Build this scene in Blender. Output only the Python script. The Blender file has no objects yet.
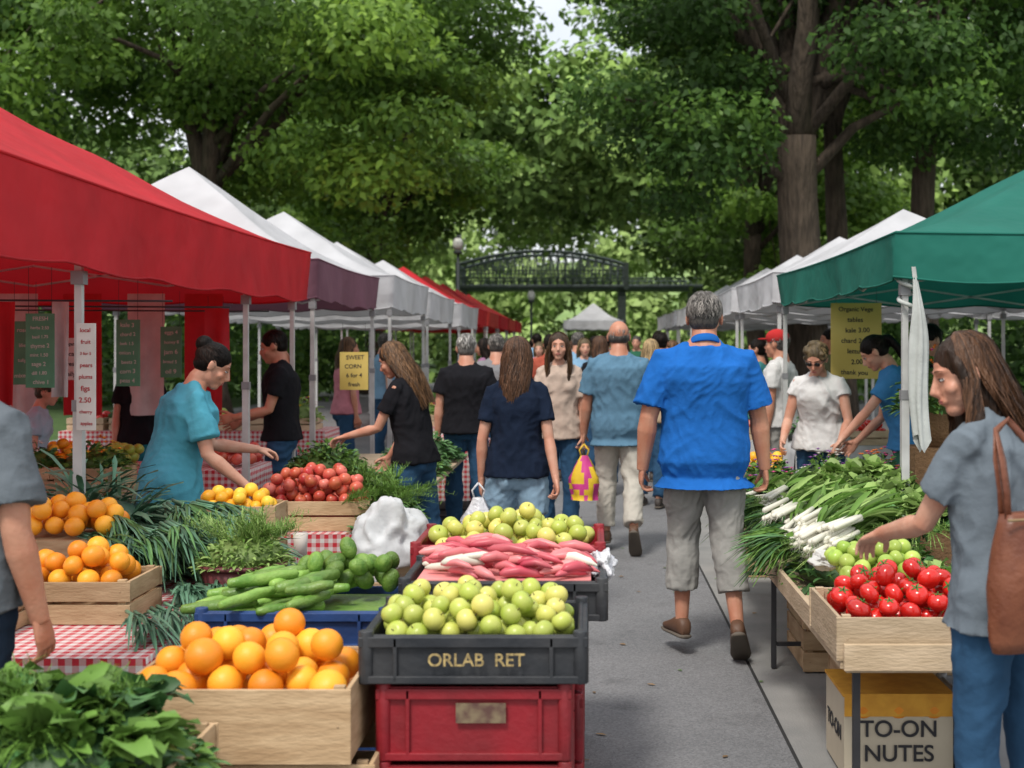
import bpy, math, random, time
import numpy as np
from mathutils import Vector, Matrix, noise
T0=time.time()
R=random.Random(11)
scene=bpy.context.scene
COL=scene.collection
rad=math.radians

# ---------------------------------------------------------------- materials
_mc={}
def M(name,c1,c2=None,scale=8,rough=.7,bump=0,bscale=40,shade=0,transl=0,metal=0,spec=.4,detail=2,stretch=(1,1,1),lo=.35,hi=.65,hue=None,bd=.02):
    if name in _mc: return _mc[name]
    m=bpy.data.materials.new(name); m.use_nodes=True
    nt=m.node_tree; N=nt.nodes; Lk=nt.links
    b=N['Principled BSDF']; out=N['Material Output']
    b.inputs['Roughness'].default_value=rough
    b.inputs['Metallic'].default_value=metal
    b.inputs['Specular IOR Level'].default_value=spec
    tc=N.new('ShaderNodeTexCoord'); mp=N.new('ShaderNodeMapping'); mp.inputs['Scale'].default_value=stretch
    Lk.new(tc.outputs['Object'],mp.inputs['Vector'])
    if c2 is None and not shade: c2=tuple(x*.8 for x in c1)
    if c2 is None or (shade and transl):
        if c2 is None: c2=c1
        rg=N.new('ShaderNodeRGB'); rg.outputs[0].default_value=(*[(a+q)/2 for a,q in zip(c1,c2)],1); col=rg.outputs[0]
    else:
        nz=N.new('ShaderNodeTexNoise'); nz.inputs['Scale'].default_value=scale; nz.inputs['Detail'].default_value=detail
        Lk.new(mp.outputs[0],nz.inputs['Vector'])
        mr=N.new('ShaderNodeMapRange'); mr.inputs[1].default_value=lo; mr.inputs[2].default_value=hi
        Lk.new(nz.outputs['Fac'],mr.inputs[0])
        mx=N.new('ShaderNodeMix'); mx.data_type='RGBA'
        mx.inputs[6].default_value=(*c1,1); mx.inputs[7].default_value=(*c2,1)
        Lk.new(mr.outputs[0],mx.inputs[0])
        col=mx.outputs[2]
    if shade or hue:
        at=N.new('ShaderNodeAttribute'); at.attribute_name='shade'
        if hue:
            m3=N.new('ShaderNodeMix'); m3.data_type='RGBA'; m3.inputs[7].default_value=(*hue,1)
            mh=N.new('ShaderNodeMapRange'); mh.inputs[1].default_value=.4; mh.inputs[2].default_value=1.0
            Lk.new(at.outputs['Fac'],mh.inputs[0]); Lk.new(mh.outputs[0],m3.inputs[0]); Lk.new(col,m3.inputs[6]); col=m3.outputs[2]
        if shade:
            m2=N.new('ShaderNodeMapRange'); m2.inputs[3].default_value=1-shade; m2.inputs[4].default_value=1+shade
            Lk.new(at.outputs['Fac'],m2.inputs[0])
            vm=N.new('ShaderNodeVectorMath'); vm.operation='SCALE'
            Lk.new(col,vm.inputs[0]); Lk.new(m2.outputs[0],vm.inputs['Scale']); col=vm.outputs[0]
    Lk.new(col,b.inputs['Base Color'])
    if bump:
        n2=N.new('ShaderNodeTexNoise'); n2.inputs['Scale'].default_value=bscale; n2.inputs['Detail'].default_value=2
        Lk.new(mp.outputs[0],n2.inputs['Vector'])
        bp=N.new('ShaderNodeBump'); bp.inputs['Strength'].default_value=bump; bp.inputs['Distance'].default_value=bd
        Lk.new(n2.outputs['Fac'],bp.inputs['Height']); Lk.new(bp.outputs[0],b.inputs['Normal'])
    if transl:
        tr=N.new('ShaderNodeBsdfTranslucent'); Lk.new(col,tr.inputs['Color'])
        ms=N.new('ShaderNodeMixShader'); ms.inputs[0].default_value=transl
        Lk.new(b.outputs[0],ms.inputs[1]); Lk.new(tr.outputs[0],ms.inputs[2]); Lk.new(ms.outputs[0],out.inputs['Surface'])
    _mc[name]=m
    return m
def cloth(name,c,**k): return M('cloth_'+name,c,tuple(x*.8 for x in c),scale=7,rough=.95,bump=.35,bscale=55,spec=.12,bd=.006,detail=5,**k)
def skin(name,c): return M('skin_'+name,c,(c[0]*.9,c[1]*.72,c[2]*.66),scale=11,rough=.45,bump=.25,bscale=90,spec=.35,bd=.005,detail=5)
def hairm(name,c,sp=.35): return M('hair_'+name,c,tuple(x*.45 for x in c),scale=40,rough=.5,bump=.5,bscale=110,shade=.7,spec=sp,stretch=(1,1,.1))

# ---------------------------------------------------------------- mesh builder
class MB:
    def __init__(s): s.v=[];s.f=[];s.m=[];s.sh=[];s.sm=[]
    def add(s,vs,fs,mat=0,shade=.5,smooth=False):
        o=len(s.v); s.v.extend([tuple(v) for v in vs]); s.sh.extend([shade]*len(vs))
        for f in fs: s.f.append(tuple(i+o for i in f)); s.m.append(mat); s.sm.append(smooth)
    def box(s,c,d,mat=0,shade=None,rot=None):
        hx,hy,hz=d[0]/2,d[1]/2,d[2]/2
        vs=[Vector((x,y,z)) for x in(-hx,hx) for y in(-hy,hy) for z in(-hz,hz)]
        if rot is not None: vs=[rot@v for v in vs]
        vs=[v+Vector(c) for v in vs]
        s.add(vs,[(0,1,3,2),(4,6,7,5),(0,4,5,1),(2,3,7,6),(0,2,6,4),(1,5,7,3)],mat,R.random() if shade is None else shade)
    def tube(s,pts,rr,n=8,mat=0,side=None,shade=None,smooth=True,cap=True):
        pts=[Vector(p) for p in pts]; k=len(pts); vs=[]; fs=[]
        ref=side
        for i,p in enumerate(pts):
            t=(pts[min(i+1,k-1)]-pts[max(i-1,0)])
            if t.length<1e-9: t=Vector((0,0,1))
            t.normalize()
            sd=side[i] if isinstance(side,list) else side
            if sd is None:
                if ref is None: ref=Vector((1,0,0)) if abs(t.x)<.8 else Vector((0,1,0))
                sd=ref
            sd=Vector(sd); sd=sd-t*sd.dot(t)
            if sd.length<1e-6: sd=t.orthogonal()
            sd.normalize()
            if side is None: ref=sd
            o=t.cross(sd)
            r=rr[i] if isinstance(rr,(list,tuple)) else rr
            a,b=(r if isinstance(r,(tuple,list)) else (r,r))
            for j in range(n):
                an=2*math.pi*j/n
                vs.append(p+sd*(a*math.cos(an))+o*(b*math.sin(an)))
        for i in range(k-1):
            for j in range(n):
                j2=(j+1)%n
                fs.append((i*n+j,i*n+j2,(i+1)*n+j2,(i+1)*n+j))
        if cap: fs.append(tuple(range(n-1,-1,-1))); fs.append(tuple((k-1)*n+j for j in range(n)))
        s.add(vs,fs,mat,R.random() if shade is None else shade,smooth)
    def ell(s,c,r,mat=0,nu=12,nv=8,rot=None,shade=None,dimple=0,crump=0,cf=3):
        c=Vector(c); vs=[];fs=[]
        if not isinstance(r,(tuple,list)): r=(r,r,r)
        def put(x,y,z):
            if dimple:
                q=math.sqrt(x*x+y*y)
                if z>0: z=z*(1-dimple*math.exp(-(q/.3)**2))
                else: z=z*(1-dimple*.5*math.exp(-(q/.3)**2))
            m_=1
            if crump:
                pv=Vector((x*cf+c.x*5,y*cf,z*cf)); w_=noise.noise(pv*.7)*1.5
                m_=1+crump*1.6*noise.noise(pv)-crump*.9*abs(noise.noise(pv*1.9+Vector((w_,w_,0))))-crump*.4*abs(noise.noise(pv*4.1+Vector((w_,0,w_))))
            v=Vector((x*r[0],y*r[1],z*r[2]))*m_
            if rot is not None: v=rot@v
            vs.append(c+v)
        put(0,0,1)
        for i in range(1,nv):
            th=math.pi*i/nv
            for j in range(nu):
                ph=2*math.pi*j/nu
                put(math.sin(th)*math.cos(ph),math.sin(th)*math.sin(ph),math.cos(th))
        put(0,0,-1)
        for j in range(nu): fs.append((0,1+j,1+(j+1)%nu))
        for i in range(nv-2):
            for j in range(nu):
                a=1+i*nu+j; b=1+i*nu+(j+1)%nu
                fs.append((a,a+nu,b+nu,b))
        L=len(vs)-1; o=1+(nv-2)*nu
        for j in range(nu): fs.append((L,o+(j+1)%nu,o+j))
        s.add(vs,fs,mat,R.random() if shade is None else shade,True)
    def leaf(s,p,d,up,L,W,droop=.3,seg=3,mat=0,shade=None,crease=.15,ruf=0):
        p=Vector(p); d=Vector(d).normalized(); up=Vector(up)
        sd=d.cross(up)
        if sd.length<1e-4: sd=d.orthogonal()
        sd.normalize(); u=sd.cross(d).normalized()
        vs=[];fs=[]
        for i in range(seg+1):
            t=i/seg
            w=W*.5*math.sin(math.pi*min(1,(t*.86+.1)))**.8
            q=p+d*(L*t)-Vector((0,0,1))*(droop*L*t*t)
            rz=ruf*W*R.uniform(-1,1)
            vs+= [q-sd*w+u*(crease*w*2+rz),q,q+sd*w+u*(crease*w*2-rz)]
        for i in range(seg):
            a=i*3
            fs+=[(a,a+1,a+4,a+3),(a+1,a+2,a+5,a+4)]
        s.add(vs,fs,mat,R.random() if shade is None else shade,True)
    def mesh(s,name,mats=()):
        me=bpy.data.meshes.new(name); me.from_pydata(s.v,[],s.f)
        for m in mats: me.materials.append(m)
        me.polygons.foreach_set('material_index',s.m)
        me.polygons.foreach_set('use_smooth',s.sm)
        a=me.attributes.new('shade','FLOAT','POINT'); a.data.foreach_set('value',s.sh)
        me.update(); return me
    def obj(s,name,mats,parent=None,bevel=0,loc=None,rz=0):
        ob=bpy.data.objects.new(name,s.mesh(name,mats)); COL.objects.link(ob)
        if parent: ob.parent=parent
        if loc: ob.location=loc
        if rz: ob.rotation_euler[2]=rz
        if bevel:
            b=ob.modifiers.new('bev','BEVEL'); b.width=bevel; b.segments=2; b.limit_method='ANGLE'; b.angle_limit=rad(50)
        return ob
def empty(name,loc=(0,0,0),rz=0):
    e=bpy.data.objects.new(name,None); COL.objects.link(e); e.location=loc; e.rotation_euler[2]=rz; e.empty_display_size=.2
    return e
def remesh(mb,vox,it,name,mat,parent,wr=0,wf=(9,9,4),seed=0):
    me=mb.mesh('t'); ob=bpy.data.objects.new('t',me); COL.objects.link(ob)
    m=ob.modifiers.new('r','REMESH'); m.mode='VOXEL'; m.voxel_size=vox; m.use_smooth_shade=True
    sm=ob.modifiers.new('s','SMOOTH'); sm.factor=.5; sm.iterations=it
    dg=bpy.context.evaluated_depsgraph_get()
    me2=bpy.data.meshes.new_from_object(ob.evaluated_get(dg))
    bpy.data.objects.remove(ob); bpy.data.meshes.remove(me)
    me2.name=name; me2.materials.clear(); me2.materials.append(mat)
    n=len(me2.vertices)
    me2.polygons.foreach_set('material_index',[0]*len(me2.polygons))
    if wr:
        co=np.empty(n*3); me2.vertices.foreach_get('co',co); co=co.reshape(-1,3)
        no=np.array([tuple(v.normal) for v in me2.vertices])
        o=Vector((seed*3.1,seed*1.7,0))
        am=np.empty(n)
        fx,fy,fz=wf
        nn=noise.noise
        for i in range(n):
            x,y,z=co[i]
            # soft drape folds: vertical-diagonal ridges fading in and out, plus fine creases
            wx=nn(Vector((x*2.5,y*2.5,z*2.5))+o)*1.5
            m1=.5+nn(Vector((x*4,y*4,z*3.5))-o)*1.3
            m2=.5+nn(Vector((x*3.3+7,y*3.3,z*4))+o)*1.3
            ax=abs(x)
            a=1-2.4*abs(nn(Vector((z*fx*.8+ax*fx*1.1+wx,ax*1.5-z*1.2,y*2.5))+o))
            b_=1-2.4*abs(nn(Vector((x*fx*1.25+wx,z*fz*.4,y*fy*1.1))-o))
            c_=1-2.6*abs(nn(Vector((x*fx*2.1-z*fz*1.5+wx*2,z*fz*2.0+x*8,y*fy*1.5))+o*2))
            am[i]=max(-.45,a*max(0,min(1,m1))*.75+b_*.6*max(0,min(1,m2))+c_*.28-.42)
        co=co+no*(am*wr)[:,None]
        me2.vertices.foreach_set('co',co.ravel())
    me2.polygons.foreach_set('use_smooth',[True]*len(me2.polygons))
    me2.update()
    o2=bpy.data.objects.new(name,me2); COL.objects.link(o2); o2.parent=parent
    return o2

# ---------------------------------------------------------------- people
SK=skin('fair',(.56,.31,.22)); SK2=skin('ruddy',(.50,.25,.165)); LIP=M('lip',(.38,.12,.10),rough=.4)
EW=M('eye_white',(.55,.52,.5),rough=.3); EI=M('eye_dark',(.03,.02,.015),rough=.15)
def smooth01(t): t=max(0,min(1,t)); return t*t*(3-2*t)
def person(name,x,y,yaw,H=1.75,female=False,bulk=1.,belly=0,lean=0,twist=0,head=(0,0),
           armL=((-.15,.02,-1),(-.05,.12,-1)),armR=((.15,.02,-1),(.05,.12,-1)),palmL=(1,0,0),palmR=(-1,0,0),curl=.5,
           legL=((-.04,.12,-1),(0,0,-1),(-.1,1,0)),legR=((.04,-.12,-1),(0,-.25,-1),(.1,1,0)),
           top=None,sleeve=.6,hem=-.06,loose=.02,longsleeve=False,collar=False,neck=.545,
           pants=None,cut=1.95,ploose=.015,skirt=0,shoe=None,sk=None,hair=('short',None,.2),vox=.011,glasses=False,cap=None,z0=0,locks=False):
    e=empty(name,(x,y,z0),rad(yaw)); k=H/1.75; sk=sk or SK
    near=vox<.0105
    sw=(.148 if female else .176)*(1+(bulk-1)*.5)
    rings=([(-.12,.10,.085),(-.04,.172,.122),(.03,.168,.115),(.10,.14,.10),(.17,.118,.088),(.27,.132,.098),(.36,.145,.112),(.43,.142,.1),(.485,.112,.072),(.525,.07,.055),(.56,.05,.05)] if female else
           [(-.12,.11,.09),(-.04,.162,.118),(.03,.16,.112),(.10,.15,.105),(.17,.148,.105),(.27,.158,.112),(.36,.170,.12),(.43,.168,.11),(.49,.135,.082),(.53,.088,.066),(.57,.062,.06)])
    ln=rad(lean); tw=rad(twist)
    def TT(p):
        p=Vector(p); w=smooth01((p.z+.02)/.3)
        q=Matrix.Rotation(tw*w,3,'Z')@p
        piv=Vector((0,0,.04)); return piv+Matrix.Rotation(-ln*w,3,'X')@(q-piv)
    def TD(v): return Matrix.Rotation(-ln,3,'X')@(Matrix.Rotation(tw,3,'Z')@Vector(v))
    hp,hy=rad(head[0]),rad(head[1]); HR=Matrix.Rotation(hy,3,'Z')@Matrix.Rotation(-hp,3,'X')
    piv=Vector((0,.012,.59))
    hf=1.0 if female else 1.07
    def HT(p):
        q=piv+HR@(Vector(p)+Vector((0,.028,.084)))
        return TT(piv)+Matrix.Rotation(tw,3,'Z')@Matrix.Rotation(-ln*.75,3,'X')@(q-piv)
    HRR=Matrix.Rotation(tw,3,'Z')@Matrix.Rotation(-ln*.75,3,'X')@HR
    def chain(o,d1,l1,d2,l2):
        a=Vector(o)+Vector(d1).normalized()*l1; return a,a+Vector(d2).normalized()*l2
    legs=[]
    for sg,lg in((-1,legL),(1,legR)):
        hj=Vector((sg*.09,0,-.02)); kn,an=chain(hj,lg[0],.425,lg[1],.41)
        legs.append((hj,kn,an,Vector(lg[2]).normalized(),(kn-an).normalized()))
    low=1e9
    feet=[]
    for hj,kn,an,t,u in legs:
        u=u-t*u.dot(t); u.normalize(); base=an-u*.078
        low=min(low,(base-t*.055).z,(base+t*.19).z,base.z)
        feet.append((base,t,u))
    off=-low+.012
    O=Vector((0,0,off))
    def S(p): return (Vector(p)+O)*k
    arms=[]
    for sg,ar,pm in((-1,armL,palmL),(1,armR,palmR)):
        sj=TT((sg*sw,0,.455)); el,wr=chain(sj,ar[0],.29,ar[1],.255)
        hd=Vector(ar[2]) if len(ar)>2 else Vector(ar[1])
        arms.append((sg,sj,el,wr,hd.normalized(),Vector(pm)))
    af=(.86 if female else 1.)*(1+(bulk-1)*.6)
    b=MB()
    def tub(m,pts,rr,n=12,side=None): m.tube([S(p) for p in pts],[(r[0]*k,r[1]*k) if isinstance(r,tuple) else r*k for r in rr],n,0,side)
    sx=TD((1,0,0))
    tub(b,[TT((0,0,z)) for z,_,_ in rings],[(a*(.86 if z<.45 else 1)*(1+(bulk-1)*.6),d*(.84 if z<.45 else 1)*(1+(bulk-1)*.5)) for z,a,d in rings],20,sx)
    nr=.046 if female else .062
    tub(b,[TT((0,-.012,.47)),TT((0,-.006,.54)),TT((0,0,.58)),HT((0,-.026,-.06)),HT((0,-.018,-.01))],[nr*1.5,nr*1.18,nr*1.05,nr,nr],16)
    for sg,sj,el,wr,hd,pm in arms:
        ta=TT((sg*sw*.45,0,.465)); m1=sj.lerp(el,.3); f1=el.lerp(wr,.25)
        tub(b,[ta,sj,m1,el,f1,wr.lerp(el,.25),wr,wr+hd*.02],[.05*af,.052*af,.049*af,.038*af,.042*af,.031*af,.026*af,.025*af])
    for (hj,kn,an,t,u),sg in zip(legs,(-1,1)):
        bk=Vector((0,-.014,0))
        tub(b,[hj+Vector((0,0,.04)),hj,hj.lerp(kn,.35),kn,kn.lerp(an,.28)+bk,kn.lerp(an,.6),an,an-u*.03],[.07,.08,.072,.052,.056,.043,.033,.034])
    def he(m,c,r,mat=0,rot=None,nu=16,nv=12,**kw): m.ell(S(HT(Vector(c)*hf)),tuple(q*k*hf for q in r),mat,nu,nv,rot=HRR if rot is None else HRR@rot,**kw)
    he(b,(0,-.012,.025),(.075,.094,.09)); he(b,(0,.025,-.028),(.059,.064,.08)); he(b,(0,.012,-.06),(.057 if not female else .05,.06,.045)); he(b,(0,.055,-.092),(.03,.03,.024))
    tub(b,[HT(Vector(p)*hf) for p in((0,.078,.02),(0,.093,-.008),(0,.106,-.03),(0,.09,-.04))],[.008,.009,.0125,.011],8)
    he(b,(0,.072,.026),(.048,.014,.011)); he(b,(0,.082,-.062),(.026,.012,.014))
    for sg in(-1,1):
        he(b,(sg*.04,.055,-.03),(.022,.022,.02))
        he(b,(sg*.079,-.008,-.006),(.008,.02,.033),rot=Matrix.Rotation(sg*.35,3,'Z'))
    remesh(b,vox*.7 if near else vox,2,'body',sk,e)
    fmb=MB()
    for sg in(-1,1):
        he(fmb,(sg*.03,.0745,.002),(.0125,.008,.005),0); he(fmb,(sg*.03,.0795,.002),(.005,.0045,.0048),1)
        n0=len(fmb.f); tub(fmb,[HT(Vector(p)*hf) for p in((sg*.015,.082,.006),(sg*.03,.0852,.0085),(sg*.045,.073,.004))],[.0015]*3,5)
        for i in range(n0,len(fmb.f)): fmb.m[i]=1
    he(fmb,(0,.0915,-.0585),(.021,.005,.004),2); he(fmb,(0,.0915,-.0655),(.018,.006,.0045),2)
    hc=hair[1] or hairm('brown',(.09,.05,.03))
    for sg in(-1,1):
        n0=len(fmb.f); tub(fmb,[HT(Vector(p)*hf) for p in((sg*.014,.0855,.027),(sg*.03,.085,.032),(sg*.049,.069,.027))],[.0016,.002,.001],5)
        for i in range(n0,len(fmb.f)): fmb.m[i]=3
    fmb.obj('face_features',[EW,EI,LIP,hc],e)
    if glasses:
        g=MB()
        for sg in(-1,1):
            he(g,(sg*.031,.092,.003),(.023,.006,.016)); tub(g,[HT((sg*.052,.086,.008)),HT((sg*.08,.04,.008)),HT((sg*.084,-.015,.004))],[.0022]*3,5)
        tub(g,[HT((-.01,.098,.006)),HT((.01,.098,.006))],[.0022]*2,5)
        g.obj('sunglasses',[M('sunglass',(.012,.012,.014),rough=.15)],e)
    for sg,sj,el,wr,d,pm in arms:
        h=MB(); p=pm-d*pm.dot(d)
        if p.length<1e-3: p=d.orthogonal()
        p.normalize(); s=d.cross(p)*(1 if sg>0 else -1); q=.92 if female else 1.02
        def hp_(a,bb,c): return S(wr+(d*a+s*bb+p*c)*q)
        h.tube([hp_(-.03,0,0),hp_(0,0,0),hp_(.03,.002,0),hp_(.065,0,0),hp_(.092,-.001,.002)],[(.024*k,.022*k),(.026*k,.019*k),(.036*k,.017*k),(.041*k,.015*k),(.038*k,.011*k)],14,0,s)
        h.ell(hp_(.035,.025,.008),(.017*k,)*3)
        for fo,fl,fr in((.031,.070,.0088),(.0105,.078,.009),(-.0105,.072,.0086),(-.030,.056,.0076)):
            a=0; pt=(.085,fo,.001); pts=[pt]; 
            for sl,da in((.42,curl*.7),(.32,curl*1.1),(.26,curl*.7)):
                a+=da; pt=(pt[0]+math.cos(a)*sl*fl*1.05,pt[1]*1.0+fo*.06,pt[2]+math.sin(a)*sl*fl*1.05); pts.append(pt)
            h.tube([hp_(*z) for z in pts],[fr*k*1.02,fr*k,fr*k*.92,fr*k*.72],8,0,s); h.ell(hp_(*pts[-1]),fr*k*.74,nu=8,nv=6)
        tp=[(.02,.02,.004),(.048,.045,.014),(.072,.058,.022+.01*curl),(.093,.062,.03+.02*curl)]
        h.tube([hp_(*z) for z in tp],[.015*k,.0115*k,.0105*k,.008*k],8,0,p); h.ell(hp_(*tp[-1]),.0082*k,nu=8,nv=6)
        if near: remesh(h,.0038,2,'hand',sk,e)
        else: h.obj('hand',[sk],e)
    # ---- shirt
    top=top or cloth('grey',(.2,.2,.2))
    t=MB(); ls=loose
    rr=[]
    wmin=(.128 if female else .16)
    for z,a,d in rings:
        if z<hem+.03 or z>neck: continue
        ex=ls+.008 if z<.44 else ls*.5+.006
        aa=a*(1+(bulk-1)*.7)+ex; dd=d*(1+(bulk-1)*.8)+ex
        if z<.3: aa=max(aa,wmin+ls*1.5); dd=max(dd,.108+ls*1.2)
        rr.append((z,aa,dd))
    rr=[(hem,.176*(1+(bulk-1)*.7)+ls*1.3+.006,.132*(1+(bulk-1)*.8)+ls*1.3+.006)]+rr
    tub(t,[TT((0,-.004 if z<.1 else 0,z)) for z,_,_ in rr],[(a,d) for _,a,d in rr],28,sx)
    for sg in(-1,1):
        tub(t,[TT((sg*.035,-.012,.53)),TT((sg*sw*.55,-.008,.486)),TT((sg*sw*.95,0,.462))],[(.04,.045),(.046,.052),(.05,.054)],12)
        # shoulder blades
        t.ell(S(TT((sg*.085*bulk,-.072*bulk,.37))),(.06*k,.035*k,.075*k))
    if female:
        for sg in(-1,1): t.ell(S(TT((sg*.066,.082,.33))),(.066*k,.058*k,.068*k),rot=Matrix.Rotation(-ln,3,'X'))
    if belly: t.ell(S(TT((0,.05+belly*.3,.12))),((.15*bulk)*k,(.11+belly)*k,.17*k))
    for sg,sj,el,wr,hd,pm in arms:
        ta=TT((sg*sw*.4,0,.45))
        if longsleeve: tub(t,[ta,sj,sj.lerp(el,.5),el,el.lerp(wr,.5),el.lerp(wr,.95)],[.062*af,.064*af,.06*af,.052*af,.048*af,.038*af],14)
        else: tub(t,[ta,sj,sj.lerp(el,sleeve*.5),sj.lerp(el,sleeve)],[.06*af,(.064*af),.064*af+ls*.25,.062*af+ls*.7],14)
    remesh(t,vox*.95,3,'shirt',top,e,wr=.017 if near else .013,wf=(9,8,6),seed=len(name)+x)
    if collar:
        c=MB(); pts=[]
        for i in range(25):
            a=2*math.pi*i/24; pts.append(S(TT((.071*math.sin(a),.069*math.cos(a)-.006,.552-.026*math.cos(a)))))
        c.tube(pts,[(.006*k,.021*k)]*25,8,0,[Vector((math.sin(2*math.pi*i/24),math.cos(2*math.pi*i/24),.45)) for i in range(25)]); c.obj('collar',[top],e)
    # ---- pants
    if pants:
        q=MB(); pl=ploose
        if skirt:
            tub(q,[(0,0,.1),(0,0,0),(0,0,-.15),(0,0,-skirt)],[(.13,.10),(.175,.13),(.2,.16),(.25,.2)],24)
        else:
            tub(q,[TT((0,0,z)) for z in(-.12,-.04,max(hem+.05,-.03))],[(.125,.1),(.172*(1+(bulk-1)*.6)+pl*.3,.120*(1+(bulk-1)*.7)+pl*.3),(.15*(1+(bulk-1)*.5),.1*(1+(bulk-1)*.5))],20,sx)
            for (hj,kn,an,tt,u),sg in zip(legs,(-1,1)):
                q.ell(S((sg*.072,-.055,-.065)),.077*k)
                full=[(0,hj-Vector((0,0,.03)),.095+pl*.5),(.35,hj.lerp(kn,.35),.083+pl),(.7,hj.lerp(kn,.7),.067+pl),(1,kn,.06+pl),(1.3,kn.lerp(an,.3)+Vector((0,-.012,0)),.061+pl),(1.65,kn.lerp(an,.65),.05+pl*1.2),(2,an,.045+pl*1.3)]
                pts=[hj+Vector((0,0,.0))]; r_=[.086+pl*.5]; prev=None
                for f in full:
                    if f[0]<=cut: pts.append(f[1]); r_.append(f[2])
                    elif prev and prev[0]<cut:
                        w=(cut-prev[0])/(f[0]-prev[0]); pts.append(prev[1].lerp(f[1],w)); r_.append(prev[2]*(1-w)+f[2]*w)
                    prev=f
                tub(q,pts,r_,14)
        remesh(q,vox,3,'trousers' if not skirt else 'skirt',pants,e,wr=.016 if pl>.01 else .009,wf=(10,8,7),seed=x*2)
    # ---- shoes
    shm=MB()
    for base,tt,u in feet:
        sd=tt.cross(u)
        prof=[(-.062,.018,.045),(-.05,.032,.082),(-.01,.037,.095),(.04,.04,.085),(.09,.045,.062),(.14,.048,.046),(.18,.04,.036),(.2,.02,.022)]
        for hs,lo_,mt,wm in((1,0,0,1),(0,-.012,1,1.08)):
            vs=[];fs=[];n=12
            for s_,w,h_ in prof:
                hh=h_ if hs else .008
                for j in range(n):
                    a=2*math.pi*j/n; ca,sa=math.cos(a),math.sin(a)
                    cx=math.copysign(abs(ca)**.7,ca)*w*wm; cz=(math.copysign(abs(sa)**.7,sa)*.5+.5)*(hh-lo_)+lo_
                    vs.append(S(base+tt*(s_*wm)+sd*cx+u*cz))
            K=len(prof)
            for i in range(K-1):
                for j in range(n): fs.append((i*n+j,i*n+(j+1)%n,(i+1)*n+(j+1)%n,(i+1)*n+j))
            fs.append(tuple(range(n-1,-1,-1))); fs.append(tuple((K-1)*n+j for j in range(n)))
            shm.add(vs,fs,mt,.5,True)
    shm.obj('shoes',[shoe or M('shoe_dark',(.05,.04,.035),rough=.6),M('sole',(.12,.1,.08),rough=.8)],e)
    # ---- hair
    kind,_,hl=hair
    hb=MB()
    if kind=='bald':
        he(hb,(0,-.04,-.012),(.080,.066,.045))
    else:
        he(hb,(0,-.018,.034),(.081,.097,.088)); he(hb,(0,-.045,-.015),(.071,.061,.055))
    if kind=='long':
        tub(hb,[HT(Vector(p)) for p in((0,-.03,.04),(0,-.05,-.06),(0,-.075,-.13),(0,-.11,-.22),(0,-.125,-hl*.85),(0,-.125,-hl))],[(.078,.078),(.082,.062),(.088,.05),(.082,.04),(.06,.028),(.03,.012)],16)
        if locks:
            for sg in(-1,1): tub(hb,[HT((sg*.05,.03,.085)),HT((sg*.074,.024,.03)),HT((sg*.083,.012,-.06)),HT((sg*.098,.03,-.16)),HT((sg*.085,.055,-.25)),HT((sg*.08,.06,-.32))],[.014,.018,.024,.026,.022,.008],8)
        else:
            for sg in(-1,1): tub(hb,[HT((sg*.06,.012,.075)),HT((sg*.077,.005,.02)),HT((sg*.08,-.015,-.06)),HT((sg*.08,-.05,-hl*.6))],[.014,.016,.02,.014],8)
    if kind=='bun': he(hb,(0,-.1,.075),(.05,.048,.046))
    if kind=='pony': tub(hb,[HT((0,-.1,.05)),HT((0,-.14,.02)),HT((0,-.15,-.08)),HT((0,-.12,-hl))],[.025,.032,.03,.008],10)
    if kind=='curly':
        rr_=random.Random(3)
        for i in range(60):
            a=rr_.uniform(-2.3,2.3); th=rr_.uniform(.1,1.9)
            he(hb,(.088*math.sin(th)*math.sin(a),-.018-.1*math.sin(th)*math.cos(a),.03+.095*math.cos(th)),(.02,.02,.018),nu=8,nv=6)
    remesh(hb,vox*.8,2,'hair',hc,e)
    rs=random.Random(int(abs(x)*100)); st=MB()
    ns={'long':1300 if near else 240,'short':900 if near else 160,'bun':420,'pony':300,'curly':250,'bald':60}[kind]
    if vox>.015: ns=60
    for i in range(ns):
        ph=rs.uniform(-2.4,2.4) if kind=='long' else rs.uniform(-1.95,1.95)
        ez=rs.uniform(.985,1.05); pts=[]
        C=Vector((0,-.018,.034)); rr3=Vector((.083,.099,.090))
        if kind in('short','curly','bald'):
            th0=rs.uniform(.1,1.75) if kind!='bald' else rs.uniform(1.3,1.9)
            for j in range(4):
                th=th0+j*.1; pts.append(C+Vector((rr3.x*math.sin(th)*math.sin(ph),-rr3.y*math.sin(th)*math.cos(ph),rr3.z*math.cos(th)))*ez*(1+.012*j)); ph+=rs.uniform(-.07,.07)
            pts=[p*hf for p in pts]
        elif kind in('bun','pony'):
            p0=C+Vector((rr3.x*math.sin(ph),-rr3.y*math.cos(ph)*.9,rs.uniform(-.05,.06)))*1.0
            end=Vector((0,-.1,.06)); 
            for j in range(5):
                w=j/4; m_=p0.lerp(end,w); dd=(m_-C); dd=Vector((dd.x/rr3.x,dd.y/rr3.y,dd.z/rr3.z)); dd.normalize()
                pts.append(C+Vector((dd.x*rr3.x,dd.y*rr3.y,dd.z*rr3.z))*ez)
        else:
            ph2=ph
            for j in range(5):
                th=.12+j*.36
                if abs(ph)>2.0: ph2=math.copysign(abs(ph)-(abs(ph)-1.9)*min(1,j/2.5),ph)
                pts.append(C+Vector((rr3.x*math.sin(th)*math.sin(ph2),-rr3.y*math.sin(th)*math.cos(ph2),rr3.z*math.cos(th)))*ez)
            l0=pts[-1]; L=hl*rs.uniform(.7,1.1); wv=rs.uniform(0,6); fwd=locks and abs(ph)>1.55
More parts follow.
